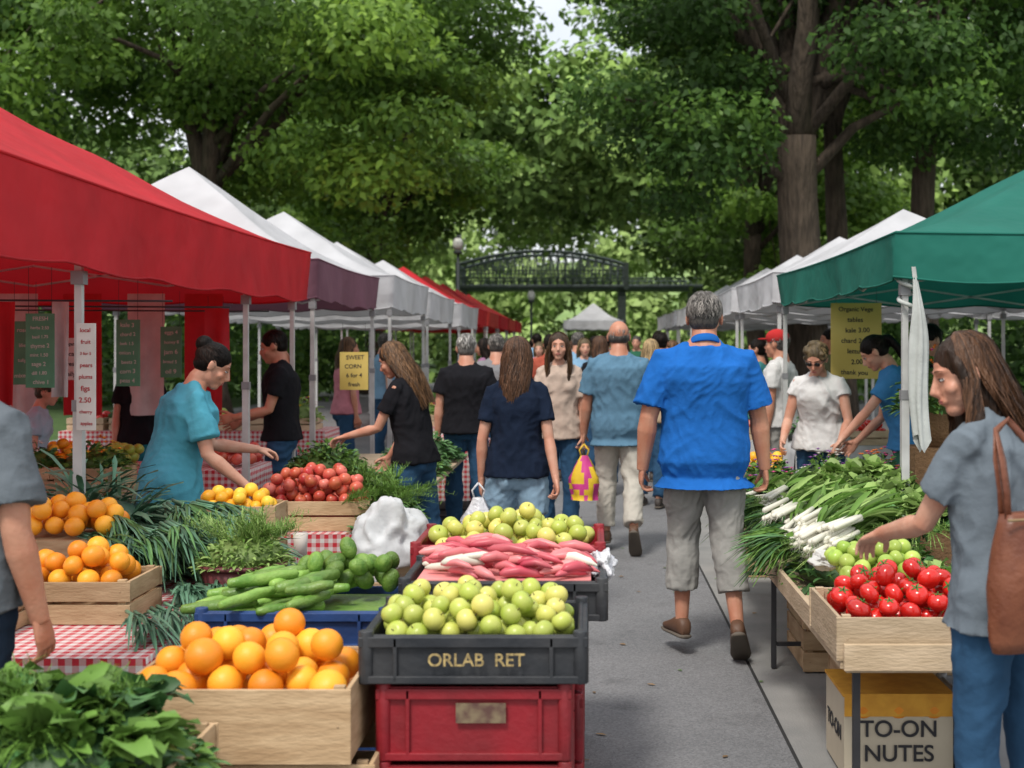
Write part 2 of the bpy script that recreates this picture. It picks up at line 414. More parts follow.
            for j in range(1,7):
                w=j/6
                if fwd: yy=l0.y+(.02-l0.y+.045)*smooth01(w*1.2)+rs.uniform(-.004,.004); xx=l0.x*(1+.28*math.sin(w*2.6))
                else: yy=min(l0.y,.01)*(1-.1*w)-(.055 if l0.y<-.03 else .1)*smooth01(w*1.3); xx=l0.x*(1.08-.3*w*w)
                pts.append(Vector((xx+.009*math.sin(wv+w*8),yy+.009*math.cos(wv+w*7),l0.z+(-L*(.85 if fwd else 1)-l0.z)*w)))
        vs=[];fs=[];wd=rs.uniform(.0009,.0023)*(1.7 if not near else 1)
        pp=[S(HT(p)) for p in pts]
        ctr=S(HT((0,-.01,0)))
        for j,p in enumerate(pp):
            tg=(pp[min(j+1,len(pp)-1)]-pp[max(j-1,0)]).normalized(); o_=Vector((p.x-ctr.x,p.y-ctr.y,max(0,p.z-ctr.z))); s2=tg.cross(o_)
            if s2.length<1e-6: s2=Vector((1,0,0))
            s2.normalize(); wj=wd*(1 if j<len(pp)-1 else .3)
            vs+=[p-s2*wj,p+s2*wj]
        for j in range(len(pp)-1): fs.append((2*j,2*j+1,2*j+3,2*j+2))
        st.add(vs,fs,0,rs.random(),True)
    st.obj('hair_strands',[hc],e)
    if cap:
        cm=MB(); he(cm,(0,-.01,.055),(.088,.104,.075)); he(cm,(0,.105,.045),(.065,.06,.008)); cm.obj('baseball_cap',[cap],e)
    return e

GREY=hairm('grey',(.24,.22,.20)); WHITEH=hairm('white',(.5,.48,.45)); BRN=hairm('brown',(.10,.048,.025),.25); DBR=hairm('dark_brown',(.02,.012,.009),.15); LBR=hairm('light_brown',(.18,.095,.045),.3); BLD=hairm('blonde',(.42,.29,.14))
JEAN=cloth('denim',(.03,.08,.155)); LJEAN=cloth('light_denim',(.24,.36,.47)); NAVY=cloth('navy',(.010,.017,.036)); BLK=cloth('black',(.012,.012,.015)); KHK=cloth('khaki',(.31,.305,.285)); CREAM=cloth('cream',(.52,.49,.43)); WHT=cloth('white',(.62,.61,.6))
SHB=M('shoe_brown',(.12,.06,.035),rough=.55); SHW=M('shoe_white',(.6,.6,.58),rough=.5)

person('man_in_blue_shirt',.60,6.7,2,H=1.80,bulk=1.32,belly=.04,top=cloth('royal_blue',(.015,.125,.44)),hem=-.17,loose=.028,collar=True,sleeve=.82,
  armL=((-.28,-.08,-1),(-.10,.22,-1)),armR=((.26,.10,-1),(.14,.12,-1)),curl=.7,
  legL=((-.02,.20,-1),(-.02,-.05,-1),(-.25,1,-.02)),legR=((.05,-.10,-1),(.07,-.36,-1),(.18,.75,-.62)),
  pants=KHK,cut=1.62,ploose=.026,shoe=SHB,hair=('short',GREY,.2),vox=.0078,head=(0,-14),sk=SK2)
person('man_in_grey_shirt',.24,10.1,0,H=1.75,bulk=1.15,top=cloth('slate',(.10,.20,.29)),hem=-.17,loose=.03,sleeve=.8,
  armL=((-.2,.05,-1),(-.1,.3,-1)),legL=((-.02,.2,-1),(0,-.02,-1),(0,1,0)),legR=((.04,-.18,-1),(.0,-.55,-.85),(.1,.6,-.75)),
  pants=CREAM,cut=1.9,ploose=.02,shoe=SHB,hair=('bald',GREY,.1),vox=.0104,sk=SK2)
person('woman_in_navy_shirt',-.41,7.5,4,H=1.66,female=True,top=NAVY,hem=-.05,loose=.016,sleeve=.62,pants=LJEAN,cut=.62,ploose=.02,shoe=SHW,
  armL=((-.22,-.05,-1),(-.02,.15,-1)),armR=((.16,-.2,-1),(.16,-.35,-1)),hair=('long',BRN,.33),vox=.009,head=(0,-14),curl=.9)
person('woman_in_cream_top',-.24,10.8,178,H=1.72,female=True,top=cloth('cream_top',(.50,.39,.32)),hem=-.1,loose=.02,sleeve=.75,pants=JEAN,shoe=SHW,
  armL=((-.2,.0,-1),(0,.25,-1)),armR=((.2,.05,-1),(-.1,.9,-.5)),hair=('long',LBR,.28),vox=.0104,curl=.8,locks=True)
person('man_in_black_shirt',-1.03,11.0,8,H=1.70,bulk=1.15,top=BLK,loose=.025,pants=JEAN,hair=('short',WHITEH,.2),vox=.0115)
person('man_in_grey_tee',-.93,13.2,0,H=1.72,top=cloth('grey_tee',(.22,.22,.23)),pants=JEAN,hair=('short',GREY,.2),vox=.0125)
person('woman_shopping',-1.12,8.4,72,H=1.66,female=True,lean=10,head=(18,0),top=BLK,hem=-.05,loose=.018,pants=JEAN,
  armL=((-.08,.45,-1),(.05,1,-.25)),armR=((.12,.25,-1),(.05,.55,-.8)),hair=('long',LBR,.38),vox=.0095,shoe=SHB,palmL=(0,0,-1))
person('stall_vendor_woman',-2.12,6.6,-66,H=1.67,female=True,lean=15,head=(20,-8),top=cloth('turquoise',(.085,.35,.46)),loose=.03,hem=-.12,pants=JEAN,bulk=1.15,sleeve=.7,
  armL=((-.2,.5,-1),(-.1,1,-.15)),armR=((.2,.2,-1),(.1,.75,-.65)),hair=('bun',DBR,.1),vox=.009,palmL=(0,0,-1),palmR=(0,0,-1))
person('man_in_black_tee',-2.36,10.0,100,H=1.73,top=BLK,pants=JEAN,hair=('short',DBR,.1),vox=.0115,head=(15,0),armL=((-.1,.3,-1),(0,1,-.2)),armR=((.1,.3,-1),(0,.9,-.4)),sk=SK2)
person('woman_picking_tomatoes',1.16,3.64,40,H=1.66,female=True,lean=6,twist=8,head=(14,40),top=cloth('heather_grey',(.15,.18,.21)),hem=-.08,loose=.02,sleeve=.62,
  armL=((.02,.50,-.80),(.42,1,-.28),(.35,1,-.45)),armR=((.16,.0,-1),(-.02,.5,-.85)),palmL=(0,0,-1),curl=.5,
  pants=JEAN,cut=1.95,ploose=.004,hair=('long',BRN,.42),vox=.0068,shoe=SHB,locks=True,
  legL=((-.03,.06,-1),(0,-.02,-1),(-.1,1,0)),legR=((.03,-.05,-1),(0,-.1,-1),(.1,1,0)))
person('man_at_stall_edge',-1.78,3.62,-12,H=1.72,top=cloth('charcoal_grey',(.13,.15,.17)),pants=cloth('dark_denim',(.02,.035,.06)),sleeve=.75,loose=.022,
  armR=((.14,-.05,-1),(.14,.22,-1)),hair=('short',DBR,.1),vox=.008,curl=.6,bulk=1.1,head=(0,0),sk=SK2)
person('woman_in_white_top',1.70,9.5,160,H=1.66,female=True,bulk=1.2,lean=10,head=(22,-5),top=WHT,loose=.02,sleeve=.35,pants=JEAN,hair=('curly',BLD,.1),glasses=True,
  armL=((-.25,.2,-1),(.15,.8,-.7)),armR=((.25,.1,-1),(.0,.8,-.6)),vox=.0102)
person('man_in_white_tee',1.72,11.6,60,H=1.74,top=WHT,pants=KHK,bulk=1.1,hair=('short',GREY,.1),cap=cloth('red_cap',(.45,.03,.03)),vox=.012,sk=SK2)
person('stall_vendor_in_blue',2.22,9.0,80,H=1.74,female=True,lean=16,head=(25,0),top=cloth('blue_print',(.05,.2,.42)),pants=cloth('green_apron',(.03,.12,.08)),
  armL=((-.1,.7,-.9),(-.05,.7,-.8)),armR=((.1,.2,-1),(0,.7,-.7)),hair=('pony',DBR,.15),vox=.0102,palmL=(0,0,-1))
person('man_behind_stall',2.72,10.2,120,H=1.78,top=BLK,pants=JEAN,hair=('short',DBR,.1),vox=.0125,head=(15,0),armL=((-.1,.3,-1),(0,1,-.2)))
person('woman_at_rear_stall',1.75,13.2,70,H=1.68,female=True,top=cloth('teal',(.05,.2,.2)),pants=JEAN,hair=('short',DBR,.1),vox=.0125)
person('child_at_stall',-3.95,9.2,-80,H=1.38,female=True,top=cloth('pale_blue',(.35,.5,.6)),pants=JEAN,hair=('short',LBR,.1),vox=.0115,lean=10)
person('customer_in_turquoise_skirt',-3.55,10.3,200,H=1.62,female=True,top=BLK,pants=cloth('teal_skirt',(.02,.2,.25)),skirt=.5,hair=('long',DBR,.2),vox=.0125)
RUST=cloth('rust',(.35,.08,.05)); SKYB=cloth('sky',(.2,.35,.5)); OLV=cloth('olive',(.12,.13,.07)); PNK=cloth('pink',(.5,.2,.24)); DGR=cloth('dgreen',(.03,.12,.07)); MAU=cloth('mauve',(.3,.15,.25)); TAN=cloth('tan',(.4,.3,.2))
crowd=[(.13,14,0,1.71,True,BLK,JEAN,BRN,'long'),(-.45,15.5,0,1.74,False,RUST,JEAN,DBR,'short'),(.45,17,180,1.72,True,WHT,JEAN,LBR,'long'),(-.15,18.5,0,1.79,False,SKYB,KHK,GREY,'short'),
 (.85,15.2,0,1.76,False,OLV,JEAN,DBR,'short'),(-.75,20,180,1.66,True,PNK,JEAN,BLD,'long'),(.3,22,0,1.76,False,WHT,BLK,DBR,'short'),(-.3,25,0,1.7,True,NAVY,LJEAN,BRN,'long'),(.9,24,180,1.78,False,DGR,KHK,GREY,'short'),(-1.3,16.5,60,1.7,True,MAU,JEAN,DBR,'long'),
 (.62,12.9,0,1.68,True,TAN,JEAN,BLD,'long'),(-.9,23,0,1.82,False,SKYB,JEAN,DBR,'short'),(.1,28,180,1.74,True,RUST,KHK,BRN,'long'),(.7,30,0,1.82,False,BLK,JEAN,DBR,'short'),(-.6,31,0,1.76,False,WHT,KHK,GREY,'short'),(1.3,27,90,1.72,True,PNK,JEAN,LBR,'long'),(-1.4,27,-90,1.78,False,OLV,JEAN,DBR,'short'),(0,35,0,1.76,False,NAVY,KHK,DBR,'short'),(-.9,37,180,1.72,True,TAN,JEAN,BRN,'long'),(.8,38,0,1.8,False,SKYB,BLK,GREY,'short'),(1.25,19,80,1.68,True,WHT,JEAN,LBR,'long'),(-1.5,21,-80,1.76,False,DGR,JEAN,GREY,'short'),(.1,19.8,0,1.74,False,BLK,JEAN,DBR,'short'),(-.2,41,0,1.78,False,RUST,JEAN,DBR,'short'),(.5,44,180,1.74,True,WHT,JEAN,LBR,'long'),
 (-2.6,14.0,-60,1.7,True,PNK,JEAN,LBR,'long'),(-2.7,17.2,-80,1.76,False,SKYB,JEAN,GREY,'short'),(2.6,13.8,100,1.78,False,OLV,JEAN,DBR,'short'),(2.45,16.8,80,1.7,True,TAN,JEAN,BRN,'long'),(.98,18.2,0,1.8,False,NAVY,KHK,DBR,'short'),(-.05,16.2,180,1.7,True,SKYB,JEAN,BLD,'long'),(-1.1,26,20,1.74,False,BLK,JEAN,DBR,'short'),(.55,26.3,-10,1.72,True,MAU,JEAN,BRN,'long')]
for i,(px,py,yw,h,fm,tp,pn,hc,hk) in enumerate(crowd):
    person('woman_shopper' if fm else 'man_shopper',px,py,yw+R.uniform(-15,15),H=h,female=fm,top=tp,pants=pn,hair=(hk,hc,.26),vox=.0145 if py<21 else .02,bulk=R.uniform(.98,1.2),sk=R.choice([SK,SK2]),
      legL=((-.04,R.uniform(-.1,.25),-1),(0,-.05,-1),(0,1,0)))
print('people',time.time()-T0)

# ---------------------------------------------------------------- bags
def shopping_bag(name,c,w,h,mat,mat2=None):
    b=MB(); vs=[];fs=[];n=20;K=9
    for i in range(K):
        t=i/(K-1); rw=w*(.62+.45*math.sin(math.pi*min(1,(1-t)*.62+.1)))*(.35+.65*min(1,(1-t)*2.2)); 
        for j in range(n):
            a=2*math.pi*j/n; q=1+.13*noise.noise(Vector((math.cos(a)*2.5,math.sin(a)*2.5,t*3+c[0])))*3
            vs.append((c[0]+rw*.5*q*math.cos(a),c[1]+rw*.32*q*math.sin(a),c[2]+h*t))
    for i in range(K-1):
        for j in range(n): fs.append((i*n+j,i*n+(j+1)%n,(i+1)*n+(j+1)%n,(i+1)*n+j))
    fs.append(tuple(range(n)))
    b.add(vs,fs,0,.5,True)
    if mat2:
        for i in range(len(b.f)): b.m[i]=1 if noise.noise(Vector(b.v[b.f[i][0]])*13)>0.02 else 0
    for sg in(-1,1): b.tube([(c[0]+sg*.02,c[1],c[2]+h*.95),(c[0]+sg*.035,c[1],c[2]+h*1.12),(c[0],c[1],c[2]+h*1.25)],.006,6)
    return b.obj(name,[mat]+([mat2] if mat2 else []))
PLW=M('plastic_bag',(.62,.62,.64),(.54,.54,.58),rough=.35,bump=.8,bscale=25)
shopping_bag('white_shopping_bag',(-.62,7.35,.42),.2,.32,PLW)
shopping_bag('patterned_shopping_bag',(-.03,9.9,.42),.2,.34,M('bag_yellow',(.75,.5,.03),rough=.5),M('bag_pink',(.6,.05,.25),rough=.5))
LEA=M('brown_leather',(.20,.07,.035),(.13,.04,.02),scale=10,rough=.42,bump=.4,bscale=50,bd=.008)
b=MB(); vs=[];fs=[];K=12;n=28
for i in range(K):
    t=i/(K-1); wx=.16*(.82+.2*math.sin(math.pi*(1-t)*.7)); dy=.055*(.35+.9*math.sin(math.pi*min(.93,(1-t)*.8+.12)))
    for j in range(n):
        a=2*math.pi*j/n; ca,sa=math.cos(a),math.sin(a); f=1+.05*noise.noise(Vector((ca*3,sa*3,t*5)))
        vs.append((math.copysign(abs(ca)**.6,ca)*wx*f,math.copysign(abs(sa)**.8,sa)*dy*f,.36*t))
for i in range(K-1):
    for j in range(n): fs.append((i*n+j,i*n+(j+1)%n,(i+1)*n+(j+1)%n,(i+1)*n+j))
fs.append(tuple(range(n-1,-1,-1))); fs.append(tuple((K-1)*n+j for j in range(n)))
b.add(vs,fs,0,.5,True)
for o_ in(-.012,.012): b.tube([(-.12,o_,.33),(-.125,o_,.42),(-.13,.01+o_,.50),(-.115,.04,.575),(-.05,.07,.60),(.04,.04,.50),(.11,o_,.33)],[(.003,.012)]*7,6,0,Vector((0,1,0)))
b.tube([(-.15,-.045,.35),(0,-.062,.352),(.15,-.045,.35)],.004,6,1)
b.obj('leather_handbag',[LEA,M('bag_stitch',(.3,.2,.1))],loc=(1.195,3.43,.80),rz=rad(24))

# ---------------------------------------------------------------- ground
ASP=M('asphalt',(.20,.20,.205),(.15,.152,.158),scale=1.1,rough=.9,bump=.35,bscale=160,detail=5,spec=.25,lo=.3,hi=.7)
nt=ASP.node_tree; 
v=nt.nodes.new('ShaderNodeTexVoronoi'); v.inputs['Scale'].default_value=110
tcn=[n for n in nt.nodes if n.type=='TEX_COORD'][0]; nt.links.new(tcn.outputs['Object'],v.inputs['Vector'])
bs=nt.nodes['Principled BSDF']; src=bs.inputs['Base Color'].links[0].from_socket
mr=nt.nodes.new('ShaderNodeMapRange'); mr.inputs[3].default_value=.75; mr.inputs[4].default_value=1.25
nt.links.new(v.outputs['Color'],mr.inputs[0]); vm=nt.nodes.new('ShaderNodeVectorMath'); vm.operation='SCALE'
nt.links.new(src,vm.inputs[0]); nt.links.new(mr.outputs[0],vm.inputs['Scale'])
n4=nt.nodes.new('ShaderNodeTexNoise'); n4.inputs['Scale'].default_value=3.5; n4.inputs['Detail'].default_value=4; nt.links.new(tcn.outputs['Object'],n4.inputs['Vector'])
m4=nt.nodes.new('ShaderNodeMapRange'); m4.inputs[1].default_value=.58; m4.inputs[2].default_value=.72; m4.inputs[3].default_value=1; m4.inputs[4].default_value=.76; nt.links.new(n4.outputs['Fac'],m4.inputs[0])
v2=nt.nodes.new('ShaderNodeVectorMath'); v2.operation='SCALE'; nt.links.new(vm.outputs[0],v2.inputs[0]); nt.links.new(m4.outputs[0],v2.inputs['Scale']); nt.links.new(v2.outputs[0],bs.inputs['Base Color'])
CONC=M('concrete',(.26,.255,.245),(.20,.2,.195),scale=3,rough=.9,bump=.25,bscale=120,detail=5)
GRS=M('grass',(.06,.11,.025),(.04,.08,.02),scale=2,rough=.95,bump=.6,bscale=30)
def sheet(name,x0,x1,y0,y1,z,mat):
    b=MB(); b.add([(x0,y0,z),(x1,y0,z),(x1,y1,z),(x0,y1,z)],[(0,1,2,3)],0); return b.obj(name,[mat])
sheet('ground',-300,300,-100,400,-.014,GRS)
sheet('asphalt_path',-9,.80,-20,62,-.004,ASP)
sheet('concrete_gutter',.815,1.25,-20,62,-.004,CONC)
sheet('asphalt_pavement',1.262,9,-20,62,-.004,ASP)
sheet('expansion_joint_ground',-9,9,-20,62,-.009,M('tar',(.03,.03,.03),rough=.9))
b=MB()
for i in range(160):
    x=R.uniform(-.6,1.6); y=R.uniform(4.5,22)
    b.leaf((x,y,.001),(R.uniform(-1,1),R.uniform(-1,1),0),(0,0,1),R.uniform(.02,.05),R.uniform(.012,.03),0,2,R.randrange(2),crease=.1)
b.obj('fallen_leaves',[M('dry_leaf',(.2,.12,.05),shade=.4),M('leaf_scrap',(.08,.15,.04),shade=.4)])

# ---------------------------------------------------------------- tents
POLE=M('white_metal',(.52,.52,.51),rough=.4,spec=.5); 
def tentmat(n,c,tr=.25): return M('canvas_'+n,c,tuple(q*.84 for q in c),scale=2.2,rough=.7,bump=.5,bscale=4.5,transl=tr,spec=.25,bd=.05)
TRED=tentmat('red',(.66,.035,.048),.38); TWH=tentmat('white',(.60,.60,.62)); TGR=tentmat('green',(.022,.19,.145),.32); TMA=tentmat('maroon',(.22,.10,.14)); TLR=tentmat('light_red',(.62,.06,.05))
def tent(name,x0,x1,y0,y1,zb,zt,zp,mat,vmat=None,ridge=0,poles=None,sag=.10,vw=.03,truss=True):
    b=MB(); n=36; px=(x0+x1)/2; yc=(y0+y1)/2
    per=[]
    for i in range(n): per.append((x0+(x1-x0)*i/n,y0))
    for i in range(n): per.append((x1,y0+(y1-y0)*i/n))
    for i in range(n): per.append((x1-(x1-x0)*i/n,y1))
    for i in range(n): per.append((x0,y1-(y1-y0)*i/n))
    T=14; N=len(per); vs=[];fs=[]
    for t in range(T+1):
        w=t/T
        for j,(ex,ey) in enumerate(per):
            qx=px; qy=min(max(yc+(ey-yc)*.3*(ridge>0),yc-ridge/2),yc+ridge/2)
            X=ex+(qx-ex)*w; Y=ey+(qy-ey)*w
            u=(j%n)/n; cen=math.sin(math.pi*u)
            fr=noise.noise(Vector((X*1.3,Y*1.3,zp)))*.04*math.sin(math.pi*w)-.05*cen*math.sin(math.pi*w)+.012*math.sin(u*75+math.sin(u*20)*2)*(1-w)**2.5
            vs.append((X,Y,zt+(zp-zt)*w-sag*math.sin(math.pi*w**.8)*(1-.3*w)+fr-.02*cen*(1-w)))
    for t in range(T):
        for j in range(N): fs.append((t*N+j,t*N+(j+1)%N,(t+1)*N+(j+1)%N,(t+1)*N+j))
    b.add(vs,fs,0,.5,True)
    vs=[];fs=[]
    VH=6
    for t in range(VH+1):
        w=t/VH
        for j,(ex,ey) in enumerate(per):
            u=(j%n)/n; cen=math.sin(math.pi*u)
            sc=abs(math.sin(u*math.pi*5))*.05-.025
            o=vw*w*math.sin(j*.9+ex)*(.5+.5*noise.noise(Vector((j*.3,ey,0))))+.025*w*math.sin(j*.33)
            dx=(1 if ex>=x1-1e-6 else -1 if ex<=x0+1e-6 else 0); dy=(1 if ey>=y1-1e-6 else -1 if ey<=y0+1e-6 else 0)
            vs.append((ex+dx*(.004+o),ey+dy*(.004+o),zt+.003-.02*cen-(zt-zb)*w-sc*w*.6))
    for t in range(VH):
        for j in range(N): fs.append((t*N+j,t*N+(j+1)%N,(t+1)*N+(j+1)%N,(t+1)*N+j))
    b.add(vs,fs,1,.5,True)
    lowr=vs[VH*N:]; b.tube([Vector(p) for p in lowr]+[Vector(lowr[0])],.007,5,1)
    b.tube([Vector((p[0],p[1],p[2]+.004)) for p in vs[:N]]+[Vector((vs[0][0],vs[0][1],vs[0][2]+.004))],.008,5,1)
    i_=.06
    P=poles or [(x0+i_,y0+i_),(x1-i_,y0+i_),(x0+i_,y1-i_),(x1-i_,y1-i_)]
    for X,Y in P:
        b.box((X,Y,zt/2),(.032,.032,zt-.02),2); b.box((X,Y,.7),(.042,.042,1.25),2); b.box((X,Y,.008),(.12,.12,.012),2)
        b.box((X,Y,zb-.05),(.056,.056,.06),3); b.box((X,Y,1.33),(.05,.05,.05),3)
    if truss:
        def scis(a,c):
            a=Vector(a);c=Vector(c);K=4
            for q in range(K):
                p=a.lerp(c,q/K);r=a.lerp(c,(q+1)/K); h=Vector((0,0,.16))
                b.tube([p,r+h],.009,5,2); b.tube([p+h,r],.009,5,2)
        z_=zt-.26
        scis((x0+i_,y0+i_,z_),(x0+i_,y1-i_,z_)); scis((x1-i_,y0+i_,z_),(x1-i_,y1-i_,z_)); scis((x0+i_,y1-i_,z_),(x1-i_,y1-i_,z_)); scis((x0+i_,y0+i_,z_),(x1-i_,y0+i_,z_))
        for (xa,ya,yb) in((x0+i_,y0+i_,yc-ridge/2),(x0+i_,y1-i_,yc+ridge/2),(x1-i_,y0+i_,yc-ridge/2),(x1-i_,y1-i_,yc+ridge/2)): b.tube([(xa,ya,z_),(px,yb,zp-.3)],.012,5,2)
    return b.obj(name,[mat,vmat or mat,POLE,M('bracket_grey',(.25,.25,.26),rough=.5)])
tent('red_canopy_tent',-6.6,-2.22,4.3,10.4,1.95,2.33,3.5,TRED,ridge=1.8,poles=[(-2.27,5.8),(-2.27,8.63),(-2.27,9.98),(-6.5,4.4),(-6.5,10.3)])
tent('white_canopy_tent',-5.3,-2.22,10.7,13.8,1.98,2.3,3.28,TWH,vmat=TMA)
tent('white_canopy_tent',-5.2,-2.1,14.1,17.1,2.0,2.35,3.2,TWH)
tent('white_canopy_tent',-5.2,-2.1,17.4,20.4,1.95,2.3,3.1,TWH)
tent('white_canopy_tent',-5.0,-2.0,20.7,23.7,1.9,2.25,3.05,TWH)
yy=24.2
for i in range(5):
    tent('red_market_tent',-5.2,-2.1,yy,yy+3,2.0,2.3,3.15,TLR if i%2 else TRED); yy+=3.5
tent('green_canopy_tent',1.66,6.1,7.0,11.4,1.95,2.20,3.25,TGR)
yy=11.9
for i in range(6):
    tent('white_market_tent',1.7,4.8,yy,yy+3,1.98,2.26,3.0,TWH); yy+=3.4
tent('white_market_tent',5.0,9.6,12.5,17,1.95,2.28,3.1,TWH)
tent('beige_market_tent',-.9,1.3,48,51,2.2,2.5,3.2,TWH)

# ---------------------------------------------------------------- crates, fruit, greens
WOOD=M('crate_wood',(.48,.34,.20),(.35,.23,.125),scale=3,rough=.75,bump=.2,bscale=14,shade=.25,stretch=(2,2,9),detail=4)
WOODL=M('crate_wood_light',(.56,.43,.29),(.44,.33,.21),scale=3,rough=.75,bump=.2,bscale=14,shade=.2,stretch=(2,2,9),detail=4)
PBLK=M('plastic_black',(.02,.023,.028),(.05,.05,.052),scale=6,rough=.5,bump=.15,bscale=30,detail=6,lo=.45,hi=.8); PRED=M('plastic_red',(.26,.012,.02),(.12,.016,.018),scale=5,rough=.5,bump=.15,detail=6,lo=.4,hi=.8); PBLU=M('plastic_blue',(.02,.06,.2),(.015,.04,.13),rough=.5,bump=.1)
def wcrate(b,cx,cy,z,w,d,h,mat=0,sl=2,th=.012):
    g=.012; sh=(h-g*(sl-1))/sl
    for i in range(sl):
        zz=z+sh/2+i*(sh+g)
        for sy in(-1,1): b.box((cx,cy+sy*(d/2),zz),(w+R.uniform(-.004,.004),th,sh),mat)
        for sx in(-1,1): b.box((cx+sx*(w/2-th/2-.004),cy,zz+.0015),(th,d-th-.002,sh),mat)
    for sx in(-1,1):
        for sy in(-1,1): b.box((cx+sx*(w/2-.035),cy+sy*(d/2-.02),z+h/2),(.03,.022,h+.012),mat)
        for sy in(-1,1):
            for i in range(sl): b.ell((cx+sx*(w/2-.035),cy+sy*(d/2+th/2),z+sh/2+i*(sh+g)),(.004,.0015,.004),mat,6,4,shade=0)
    nb=5
    for i in range(nb): b.box((cx,cy-d/2+d*(i+.5)/nb,z+.006),(w-.03,d/nb-.01,.01),mat)
def pcrate(b,cx,cy,z,w,d,h,mat=0):
    t=.012
    for sy in(-1,1):
        b.box((cx,cy+sy*(d/2-t/2),z+h/2),(w,t,h),mat)
        b.box((cx,cy+sy*(d/2),z+h-.018),(w+.03,.028,.03),mat); b.box((cx,cy+sy*(d/2+.004),z+.012),(w+.008,.02,.022),mat)
        nn=7
        for i in range(nn+1):
            if 2<=i<=nn-2 : continue
            b.box((cx-w/2+w*i/nn,cy+sy*(d/2+.006),z+h/2),(.012,.016,h-.01),mat)
    for sx in(-1,1):
        b.box((cx+sx*(w/2-t/2),cy,z+h/2),(t,d-2*t-.002,h-.002),mat)
        b.box((cx+sx*(w/2),cy,z+h-.0185),(.028,d-.03,.029),mat)
        for i in range(6): b.box((cx+sx*(w/2+.006),cy-d/2+d*(i+.5)/6,z+h/2),(.016,.012,h-.01),mat)
        for sy in(-1,1): b.tube([(cx+sx*(w/2-.005),cy+sy*(d/2-.005),z),(cx+sx*(w/2-.005),cy+sy*(d/2-.005),z+h+.012)],.022,8,mat)
    b.box((cx,cy,z+.008),(w-.03,d-.03,.012),mat)
def fruits(b,cx,cy,z,w,d,r,top,mat=1,kind='orange',calyx=None,stem=None,mound=1.1):
    P=[]; lim=top*r
    for _ in range(400):
        best=None
        for c_ in range(22):
            x=R.uniform(-1,1)*(w/2-r); y=R.uniform(-1,1)*(d/2-r); zz=0
            for (a,b_,c2) in P:
                D=(x-a)**2+(y-b_)**2; m_=(1.86*r)**2
                if D<m_: zz=max(zz,c2+math.sqrt(m_-D))
            e2=(2*x/w)**2+(2*y/d)**2
            if zz>lim*max(.12,1-.62*e2): continue
            cost=zz+mound*r*.3*e2
            if best is None or cost<best[0]: best=(cost,x,y,zz)
        if best is None: 
            if _>30: break
            continue
        P.append(best[1:])
    for (x,y,zz) in P:
        x+=cx;y+=cy;zz+=z+r
        q=r*R.uniform(.9,1.08)
        rot=Matrix.Rotation(R.uniform(-1.1,1.1),3,'X')@Matrix.Rotation(R.uniform(-1.1,1.1),3,'Y')@Matrix.Rotation(R.uniform(0,6),3,'Z')
        rr={'orange':(q,q*R.uniform(.96,1.03),q*.96),'apple':(q,q*R.uniform(.95,1.04),q*.92),'tomato':(q,q*R.uniform(.94,1.05),q*.8),'avo':(q*.82,q*.82,q*1.15)}[kind]
        b.ell((x,y,zz),rr,mat,16,12,rot=rot,dimple={'orange':.06,'apple':.22,'tomato':.15,'avo':0}[kind])
        if calyx is not None:
            tp=Vector((x,y,zz))+rot@Vector((0,0,rr[2]*.86)); up=rot@Vector((0,0,1))
            for a in range(5):
                dr=rot@Vector((math.cos(a*1.257),math.sin(a*1.257),.12)); b.leaf(tp,dr,up,q*.55,q*.2,.0,2,calyx)
            b.tube([tp,tp+up*q*.3],q*.05,5,calyx)
        elif stem is not None:
            tp=Vector((x,y,zz))+rot@Vector((0,0,rr[2]*.74)); up=rot@Vector((.15,0,1)); b.tube([tp,tp+up*q*.35],q*.045,5,stem)
ORG=M('orange_skin',(.82,.30,.018),(.76,.24,.012),scale=4,rough=.42,bump=.25,bscale=260,shade=.14,hue=(.83,.40,.03),bd=.004)
YOR=M('mandarin_skin',(.82,.42,.02),(.78,.34,.015),scale=4,rough=.42,bump=.2,bscale=220,shade=.12,hue=(.8,.52,.05),bd=.004)
APL=M('apple_green',(.36,.47,.055),(.50,.54,.12),scale=14,rough=.34,shade=.18,hue=(.56,.50,.13),spec=.5,detail=4)
YAP=M('apple_yellow',(.42,.50,.07),(.54,.54,.13),scale=14,rough=.34,shade=.15,hue=(.60,.50,.12),spec=.5,detail=4)
RAP=M('apple_red',(.50,.03,.035),(.58,.14,.06),scale=14,rough=.33,shade=.25,hue=(.58,.16,.12),detail=4)
TOM=M('tomato_red',(.58,.018,.012),(.50,.014,.01),scale=5,rough=.2,shade=.2,spec=.6)
GTO=M('green_tomato',(.28,.42,.06),(.4,.5,.1),scale=8,rough=.3,shade=.2)
CUC=M('cucumber_skin',(.11,.24,.035),(.22,.36,.075),scale=14,rough=.4,shade=.35,bump=.25,bscale=60,detail=4)
AVO=M('avocado_skin',(.08,.18,.025),(.18,.30,.055),scale=30,rough=.42,shade=.35,bump=.3,bscale=160,detail=4)
STM=M('stem_brown',(.07,.04,.02)); CLX=M('calyx_green',(.05,.16,.03),shade=.3)
RAD=M('radish_pink',(.55,.05,.09),(.60,.14,.16),scale=8,rough=.38,shade=.2,hue=(.66,.25,.24)); RDW=M('root_white',(.66,.64,.54),rough=.45,shade=.12)
LG=M('leaf_green',(.12,.23,.04),(.15,.28,.055),rough=.5,shade=.5,transl=.3); LD=M('leaf_dark',(.05,.13,.04),(.08,.18,.055),rough=.5,shade=.5)
LL=M('leaf_light',(.26,.40,.10),(.34,.47,.16),rough=.5,shade=.35,transl=.3); LBL=M('leaf_bluegreen',(.07,.17,.10),(.11,.22,.14),rough=.45,shade=.45)
